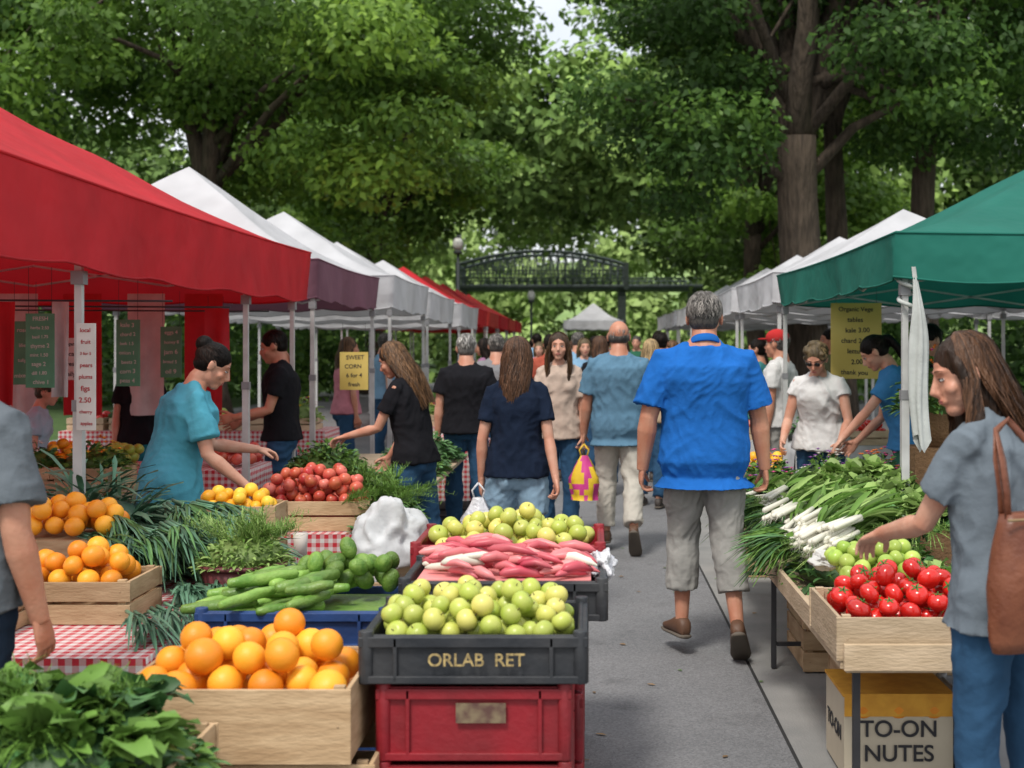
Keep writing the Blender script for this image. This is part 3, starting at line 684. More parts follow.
FLP=M('flower_pink',(.6,.08,.25),shade=.3);FLY=M('flower_yellow',(.75,.5,.04),shade=.3);FLW=M('flower_white',(.66,.62,.58),shade=.15);FLV=M('flower_purple',(.22,.06,.3),shade=.3); FLO=M('flower_orange',(.8,.22,.03),shade=.3)
def greens(b,cx,cy,z,w,d,h,n,L,W,mat=0,style='bush',dirv=None,ruf=.15,seg=3,droop=.35,mats=None):
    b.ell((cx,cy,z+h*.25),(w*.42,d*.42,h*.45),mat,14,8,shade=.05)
    for i in range(n):
        a=R.uniform(0,6.283); q=math.sqrt(R.random()); x=cx+w/2*q*math.cos(a); y=cy+d/2*q*math.sin(a)
        zz=z+h*(1-q*q)*R.uniform(.35,.95)
        mt=mat if not mats else R.choice(mats)
        if style=='bush': dr=Vector((math.cos(a)*q+R.uniform(-.7,.7),math.sin(a)*q+R.uniform(-.7,.7),R.uniform(.0,1.0)))
        else:
            dr=Vector(dirv)+Vector((R.uniform(-.35,.35),R.uniform(-.35,.35),R.uniform(-.12,.3)))
        b.leaf((x,y,zz),dr,(R.uniform(-.5,.5),R.uniform(-.5,.5),1),L*R.uniform(.6,1.2),W*R.uniform(.6,1.2),droop,seg,mt,ruf=ruf)
def bunch(b,p,d,kind,mats):
    p=Vector(p); d=Vector(d).normalized(); sd=d.cross(Vector((0,0,1))).normalized()
    if kind=='scallion':
        for i in range(11):
            o=p+sd*R.uniform(-.03,.03)+Vector((0,0,R.uniform(-.01,.03)))
            b.tube([o-d*.12,o-d*.06,o,o+d*.08],[.008,.006,.0055,.005],6,mats['w'])
            for k_ in range(3): b.leaf(o+d*.06,d+sd*R.uniform(-.35,.35)+Vector((0,0,R.uniform(0,.35))),(R.uniform(-1,1),R.uniform(-1,1),1),R.uniform(.2,.34),.012,R.uniform(.2,.6),4,mats['d'] if R.random()<.5 else mats['g'],crease=.3)
    elif kind=='leek':
        for i in range(6):
            o=p+sd*R.uniform(-.05,.05)+Vector((0,0,R.uniform(-.01,.04))); d2=(d+sd*R.uniform(-.08,.08)).normalized()
            b.tube([o-d2*.20,o-d2*.19,o-d2*.08,o],[.006,.014,.012,.012],8,mats['w'])
            for k_ in range(6): b.leaf(o-d2*.02,d2+sd*R.uniform(-.4,.4)+Vector((0,0,R.uniform(0,.4))),(R.uniform(-1,1),R.uniform(-1,1),1),R.uniform(.22,.4),.028,R.uniform(.1,.5),4,mats['l'] if R.random()<.35 else mats['g'],crease=.35)
            for k_ in range(7): b.leaf(o-d2*.195,-d2+Vector((R.uniform(-.7,.7),R.uniform(-.7,.7),R.uniform(-.7,.7))),(0,0,1),.035,.002,.2,1,mats['w'])
    elif kind=='kale':
        for i in range(26): b.leaf(p+sd*R.uniform(-.04,.04),d+sd*R.uniform(-.7,.7)+Vector((0,0,R.uniform(-.1,.8))),(R.uniform(-.5,.5),R.uniform(-.5,.5),1),R.uniform(.12,.22),R.uniform(.05,.09),R.uniform(.2,.6),5,mats['d'],ruf=.25)
    elif kind=='lettuce':
        for i in range(34):
            a=R.uniform(0,6.28); q=R.uniform(.2,1); b.leaf(p+Vector((0,0,.02)),(math.cos(a)*q,math.sin(a)*q,1.1-q),(-math.cos(a),-math.sin(a),.6),R.uniform(.10,.16),R.uniform(.07,.11),.25,4,mats['l'] if R.random()<.7 else mats['g'],ruf=.22)
    elif kind=='feather':
        for i in range(16):
            dr=(d+sd*R.uniform(-.5,.5)+Vector((0,0,R.uniform(0,.6)))).normalized(); L=R.uniform(.16,.3)
            for j in range(14):
                t=.25+.75*j/13; q=p+dr*L*t-Vector((0,0,L*t*t*.35))
                b.leaf(q,dr+Vector((R.uniform(-1,1),R.uniform(-1,1),R.uniform(-.4,.8))),(0,0,1),R.uniform(.018,.035),.010,.1,1,mats['g'] if R.random()<.6 else mats['l'])
            b.leaf(p,dr,(0,0,1),L,.006,.35,4,mats['l'])
def flowers(b,cx,cy,z,w,d,h,n,mats,r=.02):
    for i in range(n):
        a=R.uniform(0,6.283); q=math.sqrt(R.random()); x=cx+w/2*q*math.cos(a); y=cy+d/2*q*math.sin(a); zz=z+h*(1-q*q*.6)*R.uniform(.8,1.1); m=R.choice(mats)
        for k_ in range(6):
            an=k_*1.047; b.leaf((x,y,zz),(math.cos(an),math.sin(an),.5),(0,0,1),r*1.2,r*.8,.2,2,m)
        b.ell((x,y,zz+r*.2),r*.35,m,6,4)
def text(body,size,loc,rot,mat,name,parent=None,ext=.001):
    cu=bpy.data.curves.new(name,'FONT'); cu.body=body; cu.size=size; cu.align_x='CENTER'; cu.align_y='CENTER'; cu.extrude=ext; cu.offset=size*.012
    o=bpy.data.objects.new(name,cu); COL.objects.link(o); o.location=loc; o.rotation_euler=rot; cu.materials.append(mat)
    if parent: o.parent=parent
    return o
def crumple(name,c,r,mat,amp=.22,cf=2.2):
    b=MB(); b.ell(c,r,0,72,48,crump=amp,cf=cf); return b.obj(name,[mat])

# --- left foreground
e=empty('crate_of_oranges'); b=MB(); wcrate(b,-.955,3.74,.475,.64,.5,.2,0,1); b.obj('wooden_crate',[WOOD],e,bevel=.003)
b=MB(); fruits(b,-.955,3.74,.61,.61,.47,.05,2.9,0,'orange'); b.box((-.955,3.74,.595),(.58,.44,.03),0); b.obj('oranges',[ORG],e)
e=empty('display_crate_stack'); b=MB(); wcrate(b,-.86,3.76,.26,.56,.46,.2,0,2); wcrate(b,-.86,3.76,.03,.56,.46,.2,0,2); b.obj('wooden_crates',[WOOD],e,bevel=.003)
e=empty('crate_of_green_apples'); b=MB(); pcrate(b,-.32,3.88,.655,.61,.5,.135); b.obj('plastic_crate',[PBLK],e,bevel=.003)
b=MB(); fruits(b,-.32,3.88,.745,.58,.47,.033,3.8,0,'apple',stem=1); b.obj('green_apples',[APL,STM],e)
text('ORLAB  RET',.05,(-.31,3.603,.725),(rad(90),0,0),M('label_tan',(.5,.37,.15),(.2,.15,.07),scale=60),'crate_lettering',e)
e=empty('red_crate_stack'); b=MB()
for zz in(.435,.215,.0): pcrate(b,-.32,3.9,zz,.52,.5,.205)
b.obj('red_plastic_crates',[PRED],e,bevel=.003)
b=MB(); b.box((-.30,3.638,.57),(.14,.006,.055)); b.obj('crate_label',[M('label_grey',(.2,.15,.09),(.1,.05,.04),scale=30)],e)
e=empty('crate_of_radishes'); b=MB(); pcrate(b,-.28,4.52,.69,.66,.46,.13); b.obj('plastic_crate',[PBLK],e,bevel=.003)
b=MB()
for i in range(110):
    x=-.28+R.uniform(-.25,.27); y=4.50+R.uniform(-.17,.19); a=R.uniform(-.7,.7); q=R.uniform(.012,.019); L=R.uniform(.07,.12); z=.83+R.uniform(0,.085)*(1-abs(x+.3)*1.6)
    dx,dy=math.cos(a)*L,math.sin(a)*L
    b.tube([(x-dx*.7,y-dy*.7,z),(x-dx*.5,y-dy*.5,z+.004),(x,y,z+.01),(x+dx*.5,y+dy*.5,z),(x+dx*.8,y+dy*.8,z-.01)],[q*.3,q*.85,q,q*.75,q*.15],9,0 if R.random()<.93 else 1)
b.box((-.28,4.52,.79),(.58,.4,.06),0)
b.obj('radishes',[RAD,RDW],e)
e=empty('crate_of_yellow_apples'); b=MB(); pcrate(b,-.30,5.12,.70,.70,.5,.15); b.obj('plastic_crate',[PRED],e,bevel=.003)
b=MB(); fruits(b,-.30,5.12,.80,.66,.46,.036,3.4,0,'apple',stem=1); b.obj('yellow_apples',[YAP,STM],e)
b=MB()
for yy_ in(4.5,5.12):
    for zz in(.47,.24,.01): pcrate(b,-.3,yy_,zz,.54,.46,.205)
b.obj('red_crate_stack',[PRED],bevel=.003)
crumple('plastic_wrap',(.045,4.68,.80),(.06,.15,.06),PLW,.30,1.7)
e=empty('crate_of_cucumbers'); b=MB(); pcrate(b,-.98,4.55,.585,.62,.46,.13); b.obj('plastic_crate',[PBLU],e,bevel=.003)
b=MB(); b.box((-.98,4.55,.66),(.56,.4,.06),0)
for i in range(34):
    l=i//12; x=-1.04+R.uniform(-.22,.2)*(1-.2*l); y=4.42+R.uniform(-.1,.2); a=R.uniform(.0,1.1); L=R.uniform(.07,.12); z=.70+l*.035+R.uniform(0,.02); q=R.uniform(.019,.026)
    dx,dy=math.cos(a)*L,math.sin(a)*L; bx,by=-dy*.15,dx*.15
    b.tube([(x-dx*1.05,y-dy*1.05,z),(x-dx,y-dy,z),(x-dx*.5+bx,y-dy*.5+by,z),(x+bx*1.3,y+by*1.3,z),(x+dx*.5+bx,y+dy*.5+by,z+.01),(x+dx,y+dy,z+.015),(x+dx*1.05,y+dy*1.05,z+.015)],[q*.3,q*.7,q*.95,q,q*.95,q*.7,q*.25],10,0)
fruits(b,-.86,4.64,.73,.40,.26,.037,3.0,1,'avo'); b.obj('cucumbers_and_avocados',[CUC,AVO],e)
b=MB(); 
for zz in(.37,.16): pcrate(b,-.98,4.55,zz-.0,.56,.44,.195)
b.obj('blue_crate_stack',[PBLU],bevel=.003)
crumple('white_cloth_bundle',(-.82,5.35,.77),(.16,.17,.20),cloth('linen',(.54,.55,.56)),.28,1.1)
b=MB(); b.box((-.85,5.35,.3),(.42,.42,.6),0); wcrate(b,-.85,5.35,.602,.44,.44,.06,0,1); b.obj('wooden_box_stand',[WOOD],bevel=.004)
e=empty('basket_of_leafy_greens'); b=MB(); wcrate(b,-1.26,3.12,.42,.6,.5,.2,0,2); wcrate(b,-1.26,3.12,.2,.6,.5,.2,0,2); b.obj('wooden_crate',[WOOD],e,bevel=.003)
b=MB(); greens(b,-1.28,3.13,.56,.70,.56,.22,1500,.07,.032,0,'bush',ruf=.2,seg=3,mats=[0,1,1])
for i in range(10): bunch(b,(-1.28+R.uniform(-.3,.3),3.13+R.uniform(-.2,.2),.68+R.uniform(-.03,.05)),(R.uniform(-1,1),R.uniform(-1,.3),.3),'feather',{'g':1,'d':0,'l':1,'w':1})
for i in range(26): bunch(b,(-1.28+R.uniform(-.3,.2),3.13+R.uniform(-.2,.2),.67+R.uniform(-.04,.05)),(R.uniform(-1,1),R.uniform(-1,.3),.4),'kale',{'g':1,'d':1 if R.random()<.6 else 0,'l':1,'w':1})
b.obj('leafy_greens',[LD,LG],e)

# --- gingham cloth tables
def gingham():
    m=bpy.data.materials.new('gingham_cloth'); m.use_nodes=True; nt=m.node_tree; N=nt.nodes; Lk=nt.links; bs=N['Principled BSDF']; bs.inputs['Roughness'].default_value=.9
    at=N.new('ShaderNodeAttribute'); at.attribute_name='guv'; sp=N.new('ShaderNodeSeparateXYZ'); Lk.new(at.outputs['Vector'],sp.inputs[0])
    outs=[]
    for o in('X','Y'):
        a=N.new('ShaderNodeMath'); a.operation='MULTIPLY'; a.inputs[1].default_value=1/.045; Lk.new(sp.outputs[o],a.inputs[0])
        f=N.new('ShaderNodeMath'); f.operation='FRACT'; Lk.new(a.outputs[0],f.inputs[0])
        g=N.new('ShaderNodeMath'); g.operation='GREATER_THAN'; g.inputs[1].default_value=.5; Lk.new(f.outputs[0],g.inputs[0]); outs.append(g)
    ad=N.new('ShaderNodeMath'); ad.operation='ADD'; Lk.new(outs[0].outputs[0],ad.inputs[0]); Lk.new(outs[1].outputs[0],ad.inputs[1])
    h=N.new('ShaderNodeMath'); h.operation='MULTIPLY'; h.inputs[1].default_value=.5; Lk.new(ad.outputs[0],h.inputs[0])
    mx=N.new('ShaderNodeMix'); mx.data_type='RGBA'; mx.inputs[6].default_value=(.6,.57,.55,1); mx.inputs[7].default_value=(.48,.02,.035,1); Lk.new(h.outputs[0],mx.inputs[0]); Lk.new(mx.outputs[2],bs.inputs['Base Color'])
    return m
GING=gingham(); TBL=M('table_top',(.4,.3,.2),rough=.7); MET=M('dark_metal',(.06,.06,.065),rough=.5,metal=.6)
def table(name,x0,x1,y0,y1,z,clothmat=None,drop=.32,top=TBL):
    e=empty(name); b=MB(); b.box(((x0+x1)/2,(y0+y1)/2,z-.02),(x1-x0,y1-y0,.03),0)
    ys=[y0+.08,y1-.08]+([(y0+y1)/2] if y1-y0>2.5 else [])
    for X in(x0+.05,x1-.05):
        for Y in ys: b.box((X,Y,(z-.035)/2),(.025,.025,z-.037),1)
    for Y in ys: b.box(((x0+x1)/2,Y,.12),(x1-x0-.13,.02,.02),1)
    for X in(x0+.05,x1-.05): b.box((X,(y0+y1)/2,z-.05),(.024,y1-y0-.2,.026),1)
    b.obj('table_frame',[top,MET],e,bevel=.002)
    if clothmat:
        ex=.012; X0,X1,Y0,Y1=x0-ex,x1+ex,y0-ex,y1+ex
        vs=[];uv=[];fs=[]
        ny=int((Y1-Y0)/.05)+1
        prof=[]
        for i in range(7): prof.append(('a',drop*(1-i/6)))
        for i in range(1,7): prof.append(('t',(X1-X0)*i/6))
        for i in range(1,5): prof.append(('b',drop*i/4))
        for j in range(ny+1):
            Y=Y0+(Y1-Y0)*j/ny
            for k_,q in prof:
                wv=.022*math.sin(Y*17+math.sin(Y*5)*2)+.012*math.sin(Y*41)
                if k_=='a': vs.append((X0-wv*(q/drop)*1.0-.02*(q/drop),Y,z-q)); uv.append((Y,-q,0))
                elif k_=='t': vs.append((X0+q,Y,z+.002)); uv.append((Y,q,0))
                else: vs.append((X1+wv*(q/drop)+.012*(q/drop),Y,z-q)); uv.append((Y,X1-X0+q,0))
        K=len(prof)
        for j in range(ny):
            for i in range(K-1): fs.append((j*K+i,j*K+i+1,(j+1)*K+i+1,(j+1)*K+i))
        o=len(vs)
        for i in range(13):
            for t in range(6):
                q=drop*t/5; X=X0+(X1-X0)*i/12; vs.append((X,Y0-.012*math.sin(X*20)*(q/drop)-.008*q/drop,z+.001-q)); uv.append((-q,X,0))
        for i in range(12):
            for t in range(5): a=o+i*6+t; fs.append((a,a+1,a+7,a+6))
        me=bpy.data.meshes.new('tablecloth'); me.from_pydata(vs,[],fs); me.materials.append(clothmat)
        a=me.attributes.new('guv','FLOAT_VECTOR','POINT'); a.data.foreach_set('vector',[c for u in uv for c in u])
        me.polygons.foreach_set('use_smooth',[True]*len(fs)); ob=bpy.data.objects.new('tablecloth',me); COL.objects.link(ob); ob.parent=e
    return e
table('gingham_market_table',-2.3,-1.42,4.15,6.3,.60,GING)
table('gingham_market_table',-1.95,-1.15,7.0,7.95,.58,GING)
table('gingham_market_table',-1.75,-1.0,11.6,13.6,.66,GING,drop=.45)
e=empty('crate_of_oranges'); b=MB(); wcrate(b,-1.84,4.80,.605,.42,.34,.15,0,2); wcrate(b,-2.14,4.5,.605,.3,.3,.12,0,2); b.obj('wooden_crate',[WOOD],e,bevel=.003)
b=MB(); fruits(b,-1.86,4.80,.71,.4,.32,.04,3.0,0,'orange'); fruits(b,-2.14,4.5,.69,.28,.28,.04,1.7,0,'orange'); fruits(b,-2.12,5.35,.83,.42,.34,.04,2.4,0,'orange'); b.box((-2.12,5.35,.71),(.42,.34,.22),1); b.obj('oranges',[ORG,WOOD],e)
b=MB(); MD={'g':1,'d':0,'l':2,'w':3}
greens(b,-1.82,5.75,.62,.85,.7,.24,260,.34,.02,0,'lay',dirv=(.75,-.55,.05),droop=.25,seg=4,ruf=0,mats=[0,0,1])
for i in range(28): bunch(b,(-1.85+R.uniform(-.3,.3),5.6+R.uniform(-.35,.35),.78+R.uniform(-.06,.1)),(.6,-.8+R.uniform(-.4,.4),.0),'scallion',{'g':1,'d':0,'l':2,'w':0})
greens(b,-2.25,5.9,.7,.6,.6,.3,300,.3,.03,0,'bush')
for i in range(10): bunch(b,(-1.50+R.uniform(-.06,.06),4.9+R.uniform(-.4,.3),.64),(.4,-.8,.1),'scallion',{'g':0,'d':0,'l':2,'w':0})
b.obj('bunches_of_scallions',[LBL,LD,LL,RDW])
b=MB(); b.tube([(-1.36,5.12,.6),(-1.36,5.12,.61),(-1.36,5.12,.73)],[(.10,.10),(.13,.13),(.165,.15)],24,0); b.tube([(-1.36,5.12,.73),(-1.36,5.12,.745)],[(.175,.16),(.175,.16)],24,0); b.box((-1.36,5.12,.3),(.2,.3,.6),3)
greens(b,-1.36,5.14,.73,.36,.34,.14,900,.045,.013,1,'bush',mats=[1,1,2])
for i in range(12): bunch(b,(-1.36+R.uniform(-.1,.1),5.2+R.uniform(-.1,.1),.78),(R.uniform(-1,1),R.uniform(-.3,1),.6),'feather',{'g':2,'d':1,'l':1,'w':1})
b.obj('tub_of_pea_shoots',[M('tub_maroon',(.15,.035,.04),rough=.5),LL,LG,WOOD])
e=empty('crate_of_mandarins'); b=MB(); wcrate(b,-1.66,6.15,.76,.42,.24,.09,0,1); wcrate(b,-1.66,6.15,.605,.42,.24,.14,0,2); b.obj('wooden_crate',[WOOD],e,bevel=.003)
b=MB(); fruits(b,-1.66,6.15,.81,.4,.22,.032,2.6,0,'orange'); b.obj('mandarins',[YOR],e)
e=empty('crate_of_red_apples'); b=MB(); wcrate(b,-1.5,7.3,.585,.62,.4,.16,0,2); b.obj('wooden_crate',[WOOD],e,bevel=.003)
b=MB(); fruits(b,-1.52,7.3,.71,.58,.38,.036,5,0,'apple',stem=1); b.box((-1.5,7.3,.68),(.56,.34,.05),0); b.obj('red_apples',[RAP,STM],e)
b=MB(); b.tube([(-1.36,6.15,.6),(-1.36,6.15,.66),(-1.36,6.15,.71)],[.03,.032,.036],16); b.obj('paper_cup',[M('cup',(.6,.55,.5))])
b=MB(); greens(b,-1.28,7.75,.55,.55,.8,.32,1300,.07,.022,0,'bush',mats=[0,1],ruf=.25); greens(b,-1.15,7.2,.55,.3,.5,.22,600,.07,.02,0,'bush',mats=[0,1]); greens(b,-1.02,6.75,.45,.4,.5,.24,700,.07,.022,0,'bush',mats=[0,1])
for i in range(20): bunch(b,(-1.2+R.uniform(-.15,.2),7.4+R.uniform(-.5,.4),.74),(R.uniform(-.3,1),R.uniform(-1,.3),.3),'feather',{'g':0,'d':1,'l':0,'w':1})
b.obj('leafy_herb_bunches',[LG,LD])
b=MB(); wcrate(b,-1.02,6.75,.0,.42,.5,.46,0,4); b.obj('wooden_crate',[WOOD],bevel=.003)
table('wooden_market_table',-2.0,-1.05,8.9,11.3,.66,None)
b=MB(); greens(b,-1.85,9.2,.66,.6,.6,.28,900,.08,.03,0,'bush',mats=[0,1]); greens(b,-1.3,9.6,.66,.5,.8,.26,800,.09,.03,0,'bush',mats=[0,1]); greens(b,-1.3,10.6,.66,.5,.7,.24,600,.09,.03,1,'bush'); b.obj('herb_display',[LG,LD])
table('back_stall_table',-6.2,-2.75,7.6,8.3,.72,cloth('tan_cloth',(.3,.22,.15)))
for i,(xx,ms) in enumerate([(-5.9,[FLY,FLW]),(-5.4,[FLO,FLY]),(-4.9,[FLW,FLP]),(-4.4,[FLO]),(-3.9,[FLY,FLV]),(-3.4,[FLP,FLW]),(-3.0,[FLO,FLY])]):
    b=MB(); wcrate(b,xx,7.9,.725,.4,.34,.14,0,2); greens(b,xx,7.9,.85,.42,.36,.16,250,.07,.03,1,'bush',mats=[1,2]); flowers(b,xx,7.9,.88,.38,.32,.16,26,[3+R.randrange(len(ms)) for _ in range(3)]); b.obj('flower_crate',[WOOD,LG,LD]+ms)
b=MB()
for i in range(9):
    xx=-5.9+i*.42; fruits(b,xx,9.4,.74,.36,.4,.045,2.5,R.choice([0,1,2,3]),'apple')
b.obj('fruit_display',[ORG,RAP,GTO,YOR]); table('back_stall_table',-6.2,-2.4,9.1,9.8,.72,GING)
b=MB()
for i in range(7): greens(b,-5.9+i*.55,6.85,.42,.5,.5,.5,420,.22,.03,0,'bush',droop=.6,mats=[0,1])
b.obj('potted_palms',[LD,LG])
b=MB(); [wcrate(b,-5.9+i*.55,6.85,.0,.5,.45,.42,0,4) for i in range(7)]; b.obj('planter_crate',[WOOD])

# signs & banners under left canopy
SG=M('sign_green',(.09,.27,.16),(.07,.22,.13),rough=.8); SW=M('sign_white',(.62,.61,.58),rough=.8); SY=M('sign_yellow',(.62,.48,.14),(.54,.4,.1),scale=4,rough=.8); INK=M('ink',(.03,.03,.035)); INKW=M('chalk',(.5,.5,.46)); INKR=M('ink_red',(.4,.02,.03))
def sign(name,x,y,z,w,h,mat,ink,lines,ry=0,cord=True,size=None):
    e=empty(name,(x,y,z),ry); b=MB()
    b.box((0,0,0),(w,.008,h),0)
    if cord:
        for sg in(-1,1): b.tube([(sg*w*.4,0,h/2),(sg*w*.4,0,h/2+.25)],.002,4,1)
    b.obj('board',[mat,INK],e,bevel=.002)
    n=len(lines); 
    for i,l in enumerate(lines):
        s=(size or min(h/n*.62,w/max(3,len(l))*1.5)); text(l,s,(R.uniform(-.05,.05)*w,-.0055,h/2-h*(i+.6)/(n+.2)),(rad(90),R.uniform(-.04,.04),0),ink,'lettering',e,.0004)
    return e
sign('green_price_sign',-2.95,7.0,1.57,.155,.40,SG,INKW,['FRESH','herbs 2.50','basil 1.75','thyme 2','mint 1.50','sage 2','dill 1.80','chive 1'])
sign('white_price_sign',-2.20,5.7,1.46,.085,.47,SW,INKR,['local','fruit','3 for 5','pears','plums','figs','2.50','cherry','apples'],cord=False)
sign('green_price_sign',-2.9,8.2,1.55,.15,.42,SG,INKW,['kale 3','chard 2','leek 1.5','onion 1','beets 2','corn 3','peas 4'])
sign('green_price_sign',-2.95,9.2,1.55,.15,.36,SG,INKW,['eggs 4','honey 8','jam 6','bread 5','oil 9'])
sign('white_price_sign',-2.75,9.6,1.53,.14,.36,SW,INKR,['apples','3.50','pears','4.00','plums'])
sign('green_price_sign',-3.55,8.2,1.55,.17,.4,SG,INKW,['roses 9','lilies 7','tulips 5','mixed 8'])
sign('white_price_sign',-3.7,9.3,1.5,.16,.3,SW,INK,['organic','local','fresh','daily'])
sign('white_price_sign',-4.3,9.3,1.5,.16,.3,SW,INKR,['plants','4 for 10','herbs'])
sign('paper_price_sign',-1.98,11.0,1.38,.24,.32,SY,INK,['SWEET','CORN','6 for 4','fresh'])
BAN=M('banner_red',(.5,.02,.03),(.42,.018,.025),rough=.8,transl=.2)
def hang(b,xx,y,z0,z1,w,m):
    vs=[];fs=[]
    for r_ in range(9):
        for c_ in range(9): vs.append((xx+w*c_/8,y+.035*math.sin(c_*1.1+xx*3)*(.3+r_/8),z1-(z1-z0)*r_/8))
    for r_ in range(8):
        for c_ in range(8): fs.append((r_*9+c_,r_*9+c_+1,(r_+1)*9+c_+1,(r_+1)*9+c_))
    b.add(vs,fs,m,.5,True)
b=MB()
for i,xx in enumerate([-6.1,-5.6,-5.1,-4.6,-4.1,-3.6,-3.15]): hang(b,xx,10.15,1.05,2.0,.3,i%2)
b.obj('hanging_banner',[BAN,cloth('banner_white',(.55,.55,.55))])
b=MB(); hang(b,-3.42,7.5,1.25,1.85,.12,0); hang(b,-3.1,7.52,1.3,1.85,.1,1); hang(b,-2.62,8.9,1.35,1.85,.16,0); b.obj('hanging_banner',[BAN,cloth('banner_white',(.6,.6,.6))])
b=MB(); b.tube([(-6.5,7.1,1.86),(-2.27,7.1,1.84)],.006,5); b.tube([(-6.5,8.25,1.86),(-2.27,8.25,1.84)],.006,5); b.tube([(-6.5,9.25,1.86),(-2.27,9.25,1.84)],.006,5); b.obj('sign_hanging_wire',[MET])

fm=[ORG,RAP,GTO,YOR,TOM,LG,LD,LL,WOODL,FLP,FLY,FLW]
def stall(x0,x1,y0,y1,z,g):
    table('market_table',x0,x1,y0,y1,z,GING if g else cloth('table_white',(.5,.5,.5)),drop=.5)
    b=MB(); y=y0+.25
    while y<y1-.15:
        x=x0+.22
        while x<x1-.1:
            wcrate(b,x,y,z+.004,.36,.36,.12,8,2); q=R.randrange(8)
            if q<5: fruits(b,x,y,z+.06,.34,.34,.045,1.8,q,'apple')
            else:
                greens(b,x,y,z+.08,.4,.4,.24,160,.1,.05,q,'bush')
                if R.random()<.4: flowers(b,x,y,z+.12,.36,.36,.22,16,[9,10,11],.025)
            x+=.42
        y+=.42
    b.obj('produce_display',fm)
for i,(y0,y1) in enumerate([(14.3,16.9),(17.6,20.2),(21,23.5),(24.5,27),(28,30.5)]): stall(-2.1,-1.3,y0,y1,.7,i%2==0)
for i,(y0,y1) in enumerate([(12.2,14.7),(15.4,18),(18.8,21.3),(22.2,24.8),(25.6,28)]): stall(1.2,2.0,y0,y1,.7,i%2==1)
stall(1.75,5.5,10.9,11.6,.75,False); stall(-5.2,-2.6,12.8,13.5,.75,True)

# --- right table
table('produce_table',.87,1.75,4.38,8.5,.53,None,top=WOODL)
b=MB(); b.box((.862,6.44,.55),(.02,4.1,.09),0); b.box((1.3,4.37,.55),(.88,.02,.09),0); b.obj('table_edge_board',[WOODL],bevel=.003)
e=empty('crate_of_tomatoes'); b=MB(); wcrate(b,1.14,4.66,.535,.60,.54,.145,0,1); b.obj('wooden_crate',[WOODL],e,bevel=.003)
b=MB(); b.box((1.14,4.66,.60),(.54,.48,.03),0,shade=.1); fruits(b,1.14,4.66,.62,.57,.5,.039,4.2,0,'tomato',calyx=1); b.obj('tomatoes',[TOM,CLX],e)
b=MB(); greens(b,1.5,5.2,.55,.4,.5,.2,300,.14,.05,0,'bush',mats=[0,1]); fruits(b,1.17,5.35,.65,.4,.42,.034,3.5,2,'apple'); b.obj('green_tomatoes_with_leaves',[LG,LL,GTO])
b=MB(); MI={'g':0,'d':1,'l':2,'w':3}
for (cx,cy,w_,d_,h_) in((1.25,5.85,.75,.6,.2),(1.3,6.6,.8,.8,.24),(1.3,7.4,.8,.8,.24)): greens(b,cx,cy,.54,w_,d_,h_,350,.1,.03,1,'bush',mats=[0,1],droop=.4)
for i in range(95):
    x=R.uniform(1.05,1.72); y=R.uniform(5.7,7.8); q=(x-.9)/.85
    z=.62+.2*math.sin(min(1,q*1.2)*1.57)*R.uniform(.5,1.05)
    kd=R.choice(['kale','feather','lettuce','lettuce'])
    bunch(b,(x,y,z),(-1+R.uniform(-.2,.5) if x<1.3 else R.uniform(-1,.6),-.5+R.uniform(-.6,.4),R.uniform(0,.3)),kd,MI if R.random()<.6 else {'g':2,'d':0,'l':2,'w':3})
for i in range(30):
    y=R.uniform(5.75,7.7); bunch(b,(1.10+R.uniform(-.1,.12),y,.72+R.uniform(-.03,.09)),(.55+R.uniform(-.2,.2),.75+R.uniform(-.3,.3),.15),'leek',{'g':0,'d':0,'l':2,'w':3})
for i in range(16):
    y=R.uniform(5.7,7.7); bunch(b,(1.0+R.uniform(-.05,.1),y,.68+R.uniform(-.03,.05)),(-.7+R.uniform(-.2,.2),-.6+R.uniform(-.3,.3),.0),'scallion',MI)
b.obj('leafy_vegetable_heap',[LG,LD,LL,RDW])
crumple('paper_wrapper',(1.0,5.45,.70),(.07,.09,.04),SW,.25,1.5)
for xx,yy_,ms in((1.12,8.1,[FLP,FLV]),(1.5,8.2,[FLV,FLW]),(1.85,8.3,[FLO,FLP])):
    b=MB(); wcrate(b,xx,yy_,.535,.36,.36,.14,0,2); greens(b,xx,yy_,.66,.4,.4,.26,420,.07,.03,1,'bush',mats=[1,2]); flowers(b,xx,yy_,.7,.34,.34,.25,46,[3,4],.018); b.obj('flower_crate',[WOOD,LG,LD]+ms)
b=MB(); fruits(b,1.22,9.2,.7,.36,.4,.042,2.6,0,'orange'); wcrate(b,1.22,9.2,.62,.4,.44,.1,1,1); b.box((1.22,9.2,.3),(.44,.48,.6),1); b.obj('crate_of_oranges',[YOR,WOOD])
b=MB(); b.tube([(2.05,7.7,1.0),(2.05,7.7,1.12),(2.05,7.7,1.24)],[.10,.13,.15],16,0); greens(b,2.05,7.7,1.2,.42,.42,.38,500,.1,.03,1,'bush',mats=[1,2]); flowers(b,2.05,7.7,1.25,.38,.38,.34,50,[3,4],.022); b.box((2.05,7.7,.5),(.3,.3,1.0),0)
b.obj('flower_basket',[M('wicker',(.2,.11,.05),rough=.8,bump=.6,bscale=50),LG,LD,FLO,FLP])
e=empty('cardboard_box'); CB=M('cardboard',(.54,.48,.37),(.46,.4,.3),scale=3,rough=.85,detail=4); CBO=M('box_print_orange',(.68,.34,.04),(.58,.27,.03),scale=20,rough=.75)
b=MB(); b.box((1.14,4.95,.16),(.40,.36,.30),0); b.box((1.14,4.95,.315),(.41,.37,.012),1)
b.box((1.14,4.7665,.275),(.40,.004,.075),1)
for sx in(-.13,0,.13): b.ell((1.14+sx,4.768,.26),(.04,.004,.03),2,12,8)
b.obj('box',[CB,CBO,ORG],e,bevel=.003)
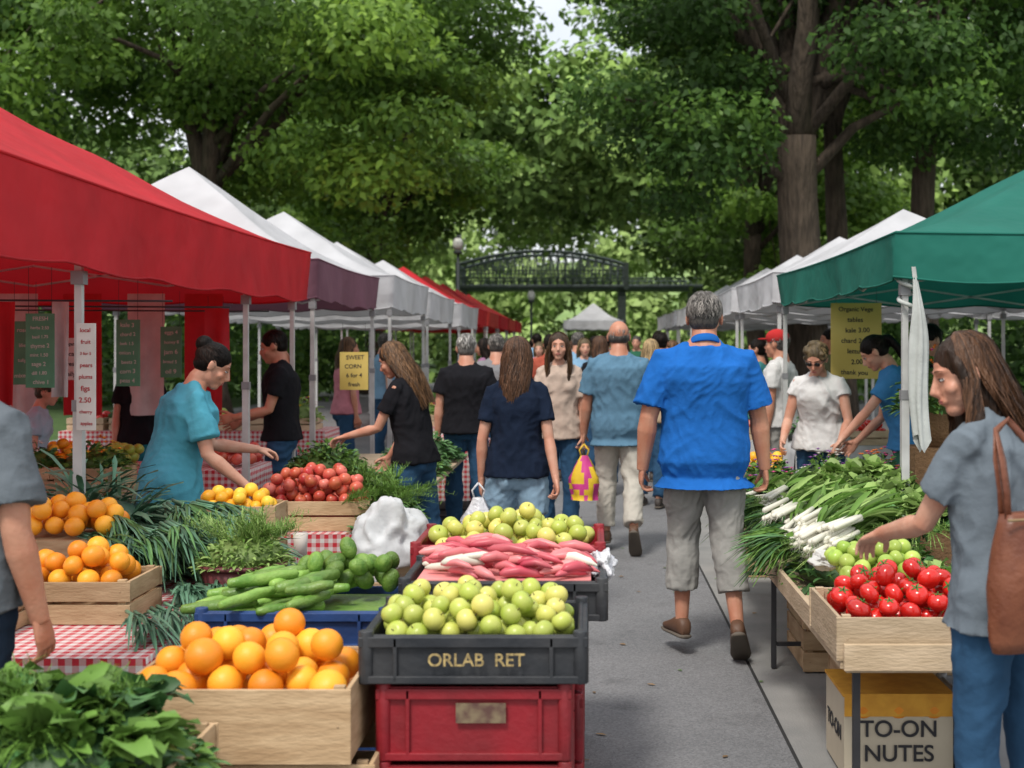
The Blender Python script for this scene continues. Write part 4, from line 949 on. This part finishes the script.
text('TO-ON',.085,(1.14,4.765,.19),(rad(90),0,0),INK,'box_lettering',e); text('NUTES',.085,(1.14,4.765,.10),(rad(90),0,0),INK,'box_lettering',e)
text('TO-ON',.08,(.937,4.95,.16),(rad(90),0,rad(-90)),INK,'box_lettering',e)
b=MB(); pcrate(b,1.55,4.9,.005,.34,.4,.3); b.obj('grey_crate',[M('plastic_grey',(.3,.3,.31),rough=.5)],bevel=.003)
b=MB(); wcrate(b,1.35,5.7,.005,.5,.5,.3,0,3); wcrate(b,1.3,6.6,.005,.5,.5,.3,0,3); b.obj('wooden_crate',[WOOD],bevel=.003)
sign('yellow_price_sign',1.98,9.6,1.63,.37,.56,SY,INK,['Organic Vege','tables','kale 3.00','chard 2.50','lettuce','2.00','thank you'],ry=rad(-4))
b=MB(); vs=[];fs=[]
for i in range(25):
    t=i/24; w=.010+.036*smooth01(t*2)-.01*t
    for j in range(20):
        a=2*math.pi*j/20; f=1+.4*math.sin(a*4+t*2.5)
        vs.append((1.748+w*f*math.cos(a)+.05*t+.012*math.sin(t*6),6.98+w*.7*f*math.sin(a),2.02-.95*t+.05*math.sin(a*2+1)*t))
for i in range(24):
    for j in range(20): fs.append((i*20+j,i*20+(j+1)%20,(i+1)*20+(j+1)%20,(i+1)*20+j))
b.add(vs,fs,0,.5,True)
b.tube([(1.73+.045*math.cos(a*.6),7.05+.045*math.sin(a*.6),2.0-.01*a) for a in range(21)],.012,6,0)
b.obj('white_cloth_drape',[cloth('drape_white',(.5,.52,.5))])

# ---------------------------------------------------------------- bridge
BR=M('bridge_steel',(.20,.235,.235),(.15,.18,.18),rough=.6)
b=MB(); Y=68; X0,X1=-6.8,2.0
def arch(X): return 5.75+.75*(1-((X+2.4)/4.5)**2)
for yo in(0,3):
    K=22
    pts=[(X0+(X1-X0)*i/K,Y+yo,arch(X0+(X1-X0)*i/K)) for i in range(K+1)]
    b.tube(pts,.09,8); b.tube([(X0,Y+yo,4.65),(6,Y+yo,4.65)],.12,8); b.tube([(X0,Y+yo,5.1),(6,Y+yo,5.1)],.04,6)
    b.tube([(X0,Y+yo,5.5),(X1,Y+yo,5.5)],.035,6)
    for i in range(0,K+1):
        x=pts[i][0]; b.tube([(x,Y+yo,4.65),pts[i]],.035,6)
        if i<K: b.tube([(x,Y+yo,4.65),pts[i+1]],.022,5); b.tube([pts[i],(pts[i+1][0],Y+yo,4.65)],.022,5)
    for i in range(12): b.tube([(X1+4*i/12,Y+yo,4.65),(X1+4*i/12,Y+yo,5.1)],.03,5)
b.box(((X0+6)/2,Y+1.5,4.55),(6-X0,3,.12))
for x in(X0+.2,X1-.2,5.6): b.box((x,Y+1.5,2.2),(.4,2.6,4.4))
for x in(X0,X1):
    for yo in(0,3): b.box((x,Y+yo,5.2),(.26,.26,1.4))
for i in range(9): x=X0+(X1-X0)*i/8; b.tube([(x,Y,arch(x)),(x,Y+3,arch(x))],.05,6)
b.obj('metal_truss_bridge',[BR])
LMP=M('lamp_iron',(.05,.06,.06),rough=.6)
for x,y,h in((-4.0,40,4.4),(-2.4,55,3.4)):
    b=MB(); b.tube([(x,y,0),(x,y,.5),(x,y,.55),(x,y,h)],[.12,.11,.06,.045],10,0); b.tube([(x,y,h),(x,y,h+.08),(x,y,h+.1)],[.12,.14,.1],12,0); b.ell((x,y,h+.3),(.17,.17,.22),1,14,10); b.tube([(x,y,h+.5),(x,y,h+.58)],[.1,.02],10,0)
    b.obj('street_lamp',[LMP,M('lamp_globe',(.6,.6,.57),rough=.3)])

# ---------------------------------------------------------------- trees
def leafmass(name,clumps,n,L,W,mat,seed,parent=None):
    rng=np.random.default_rng(seed); C=np.array([c[:3] for c in clumps]); Rr=np.array([c[3:6] for c in clumps])
    w=(Rr[:,0]*Rr[:,1])**1.; w/=w.sum(); idx=rng.choice(len(C),n,p=w)
    d=rng.normal(size=(n,3)); d/=np.linalg.norm(d,axis=1)[:,None]
    f=(.3+.85*rng.random(n)**.7)[:,None]
    p=C[idx]+d*Rr[idx]*f
    nrm=d*.5+np.array([0,-.25,.6])+rng.normal(size=(n,3))*.55; nrm/=np.linalg.norm(nrm,axis=1)[:,None]
    t=rng.normal(size=(n,3))+np.array([0,0,-.6])+d*.6; t-=nrm*(t*nrm).sum(1)[:,None]; t/=np.linalg.norm(t,axis=1)[:,None]
    bb=np.cross(nrm,t); s=(rng.random(n)*.7+.6)[:,None]
    V=np.stack([p-t*L*.5*s,p+bb*W*.5*s-t*L*.08*s,p+t*L*.5*s-nrm*L*.15*s,p-bb*W*.5*s-t*L*.08*s],1).reshape(-1,3)
    cs=rng.random(len(C)); sh=np.repeat(np.clip(cs[idx]*.55+rng.random(n)*.45,0,1),4)
    me=bpy.data.meshes.new(name); me.vertices.add(n*4); me.vertices.foreach_set('co',V.ravel().astype(np.float32))
    me.loops.add(n*4); me.loops.foreach_set('vertex_index',np.arange(n*4,dtype=np.int32))
    me.polygons.add(n); me.polygons.foreach_set('loop_start',np.arange(0,n*4,4,dtype=np.int32)); me.polygons.foreach_set('loop_total',np.full(n,4,dtype=np.int32))
    a=me.attributes.new('shade','FLOAT','POINT'); a.data.foreach_set('value',sh.astype(np.float32))
    me.materials.append(mat); me.update(calc_edges=True); ob=bpy.data.objects.new(name,me); COL.objects.link(ob)
    if parent: ob.parent=parent
    return ob
BARK=M('bark',(.10,.075,.055),(.045,.034,.025),scale=5,rough=.95,bump=1,bscale=9,stretch=(3,3,.5),bd=.06,detail=5) 
F1=M('foliage_maple',(.11,.215,.035),rough=.5,shade=.5,transl=.42,hue=(.22,.34,.05),spec=.3)
F2=M('foliage_dark',(.06,.135,.028),rough=.5,shade=.55,transl=.4,hue=(.13,.23,.036),spec=.3)  # darker leaf green; on the right-hand trees it paints in shaded undersides
F3=M('foliage_far_hazed',(.13,.225,.055),rough=.6,shade=.45,hue=(.25,.36,.09),spec=.2)  # leaf colour lightened to paint in sunlit distance haze
F4=M('foliage_haze_glow',(.33,.46,.15),rough=.6,shade=.35,spec=.2)  # pale leaf colour paints a hazy glow onto the farthest trees
def tree(name,x,y,tr,fork,C,RR,nc,cr,n,L,fol,seed,avoid=None,limbs=14,forks=3,fat=.45):
    rr=random.Random(seed); e=empty(name); cl=[]
    while len(cl)<nc:
        d=Vector((rr.gauss(0,1),rr.gauss(0,1),rr.gauss(0,1))).normalized()*rr.random()**.4
        p=(C[0]+d.x*RR[0],C[1]+d.y*RR[1],C[2]+d.z*RR[2])
        if p[2]<2.9: continue
        q=rr.uniform(*cr)
        if avoid and avoid(p,q): continue
        cl.append((*p,q,q,q*fat*rr.uniform(.7,1.3)))
    leafmass('foliage',cl,n,L,L*.6,fol,seed,e)
    b=MB(); K=10; pts=[];ra=[]
    for i in range(K):
        t=i/(K-1); pts.append((x+.15*math.sin(t*3+seed),y+.1*math.sin(t*4),fork*t)); ra.append(tr*(1.35 if i==0 else 1.1-.25*t)*rr.uniform(.95,1.05))
    b.tube(pts,ra,16,0)
    tops=[]
    for k_ in range(forks):
        a=k_*6.283/forks+seed; p=Vector(pts[-1]); P=[p-Vector((0,0,.4))]; r0=tr*.62; RA=[r0]
        for i in range(1,8):
            p=p+Vector((math.cos(a)*.32+rr.uniform(-.12,.12),math.sin(a)*.32+rr.uniform(-.12,.12),.95)); P.append(p.copy()); RA.append(r0*(1-i/9)); tops.append((p.copy(),r0*(1-i/9)))
        b.tube(P,RA,10,0)
    for i in range(limbs):
        p,r0=rr.choice(tops); c=Vector(rr.choice(cl)[:3])
        if (c-p).length<1.2: continue
        m1=p.lerp(c,.35)+Vector((0,0,.35)); m2=p.lerp(c,.7)+Vector((rr.uniform(-.3,.3),rr.uniform(-.3,.3),.25))
        b.tube([p,m1,m2,c],[r0*.5,r0*.38,r0*.24,.015],7,0)
    for i in range(limbs//2):
        c=Vector(rr.choice(cl)[:3]); 
        z0=min(fork,max(2.8,c.z-1.5)); p=Vector((x,y,z0)); m1=p.lerp(c,.4)+Vector((0,0,.4)); b.tube([p,m1,p.lerp(c,.75)+Vector((0,0,.3)),c],[tr*.32,tr*.24,tr*.14,.015],7,0)
    b.obj('trunk',[BARK],e); return e
avL=lambda p,q: (abs(p[0]+8.6-(p[1]-30)*-.29)<q*.8+.3 and p[1]<31 and p[2]<7.0) or (p[0]>-4.6 and p[2]<4.2+.5*q)
tree('maple_tree',-8.7,30,.36,5.2,(-7.4,29,9.3),(7.0,5,6.4),78,(.9,1.8),60000,.20,F1,3,avoid=avL)
tree('maple_tree',-17,31,.4,6,(-16.5,31,10),(6,5,7),60,(1.2,2.2),30000,.25,F2,5)
avR=lambda p,q: (p[1]<27 and abs(p[0]/p[1]-4.1/25)<(q*.6+.45)/p[1]*1.2 and p[2]<8.2) or (p[2]<5.4 and p[0]>3.0 and p[1]<30) 
tree('oak_tree',4.15,25,.42,5.6,(4.3,24.5,8.4),(5.0,4.5,4.9),70,(.7,1.3),46000,.17,F2,8,avoid=avR,forks=4,limbs=20)
avR2=lambda p,q: (p[1]<28 and abs(p[0]/p[1]-7/27)<(q*.5+.3)/p[1]*1.1 and p[2]<7) or p[2]<4.5
tree('oak_tree',7.1,27,.27,6.2,(9.2,26.5,9.4),(5.5,4.5,5),65,(.9,1.7),40000,.18,F2,9,avoid=avR2)
tree('oak_tree',5.4,28,.24,6.5,(5.5,30,10.5),(4.5,3.5,5),36,(1,1.7),16000,.22,F1,14)
tree('linden_tree',-7.0,42,.3,5,(-7.2,42,9),(3.6,4,6.5),50,(1.0,1.8),30000,.26,F1,12)
tree('linden_tree',5.2,40,.3,5,(6.4,40,7.5),(3.8,4,5.5),50,(1.0,1.9),30000,.26,F1,21)
rr=random.Random(4); cl=[]
while len(cl)<380:
    X=rr.uniform(-34,34); Y=rr.uniform(50,66); Z=rr.uniform(.5,20); q=rr.uniform(1.4,2.9)
    if Y>61: Z=max(Z,7)
    if abs(X+1.2)<4.4+q*.5 and Z<6.6+q*.4: continue
    if abs(X+1.1)<.9+q*.5 and Z>14.5: continue
    cl.append((X,Y,Z,q,q,q*.6))
while len(cl)<440:
    X=rr.uniform(-8,6); Y=rr.uniform(50,60); Z=rr.uniform(7.2,13.5); q=rr.uniform(1.3,2.2)
    if abs(X+1.2)<4.4+q*.5 and Z<6.6+q*.4: continue
    cl.append((X,Y,Z,q,q,q*.6))
leafmass('distant_tree_line',cl,115000,.48,.3,F3,77)
cl=[]
for i in range(260):
    X=rr.uniform(-26,26); Y=rr.uniform(85,110); h=rr.uniform(1,19) if abs(X)<12 else rr.uniform(1,14); q=rr.uniform(1.8,3.4)
    if abs(X+2)<2.4 and h>16.5: continue
    cl.append((X,Y,h,q,q,q*.6))
leafmass('distant_bright_trees',cl,75000,.65,.42,F4,78)
b=MB(); vs=[];fs=[]
for i in range(41):
    for j in range(9):
        X=-160+i*8; t=j/8; vs.append((X,112+t*60,-.5+(13+5*noise.noise(Vector((X*.03,0,3))))*math.sin(t*math.pi/2)))
for i in range(40):
    for j in range(8): fs.append((i*9+j,(i+1)*9+j,(i+1)*9+j+1,i*9+j+1))
b.add(vs,fs,0,.5,True); b.obj('wooded_hill',[M('hill_green',(.16,.25,.08),(.24,.34,.12),scale=.3,rough=.95,bump=1,bscale=1.5)])
cl=[]
for sgn in(-1,1):
    for i in range(60): cl.append((sgn*rr.uniform(7,22),rr.uniform(33,42),rr.uniform(.3,3.0),1.3,1.3,.9))
leafmass('shrub_hedge',cl,30000,.26,.17,F2,79)
print('trees',time.time()-T0)

# ---------------------------------------------------------------- light, sky, camera
w=bpy.data.worlds.new('World'); scene.world=w; w.use_nodes=True; nt=w.node_tree; Nn=nt.nodes
sky=Nn.new('ShaderNodeTexSky'); sky.sky_type='NISHITA'; sky.sun_disc=False
el,az=56,-158
sky.sun_elevation=rad(el); sky.sun_rotation=rad(az); sky.air_density=1.0; sky.dust_density=4.0
tc=Nn.new('ShaderNodeTexCoord'); cn=Nn.new('ShaderNodeTexNoise'); cn.inputs['Scale'].default_value=2.2; cn.inputs['Detail'].default_value=5
nt.links.new(tc.outputs['Generated'],cn.inputs['Vector']); cr=Nn.new('ShaderNodeMapRange'); cr.inputs[1].default_value=.35; cr.inputs[2].default_value=.62; cr.inputs[3].default_value=.55; cr.inputs[4].default_value=.95
nt.links.new(cn.outputs['Fac'],cr.inputs[0]); mx=Nn.new('ShaderNodeMix'); mx.data_type='RGBA'; mx.inputs[7].default_value=(8.8,9.0,9.2,1)
nt.links.new(cr.outputs[0],mx.inputs[0]); nt.links.new(sky.outputs[0],mx.inputs[6])
bg=Nn['Background']; bg.inputs['Strength'].default_value=.15; nt.links.new(mx.outputs[2],bg.inputs['Color'])
sd=bpy.data.lights.new('sun','SUN'); sd.energy=2.9; sd.angle=rad(12); sd.color=(1,.955,.88); so=bpy.data.objects.new('sun',sd); COL.objects.link(so)
dv=Vector((math.sin(rad(az))*math.cos(rad(el)),math.cos(rad(az))*math.cos(rad(el)),math.sin(rad(el))))
so.rotation_euler=dv.to_track_quat('Z','Y').to_euler()
cam=bpy.data.cameras.new('camera'); co=bpy.data.objects.new('camera',cam); COL.objects.link(co); scene.camera=co
co.location=(0,0,1.6); co.rotation_euler=(rad(90),0,0); cam.sensor_width=36; cam.lens=1300*36/1024; cam.shift_x=-76/1024; cam.shift_y=-39/1024; cam.clip_end=800
cam.dof.use_dof=True; cam.dof.focus_distance=6.0; cam.dof.aperture_fstop=3.5
scene.view_settings.view_transform='Standard'; scene.view_settings.look='None'; scene.view_settings.exposure=0
print('done',time.time()-T0)
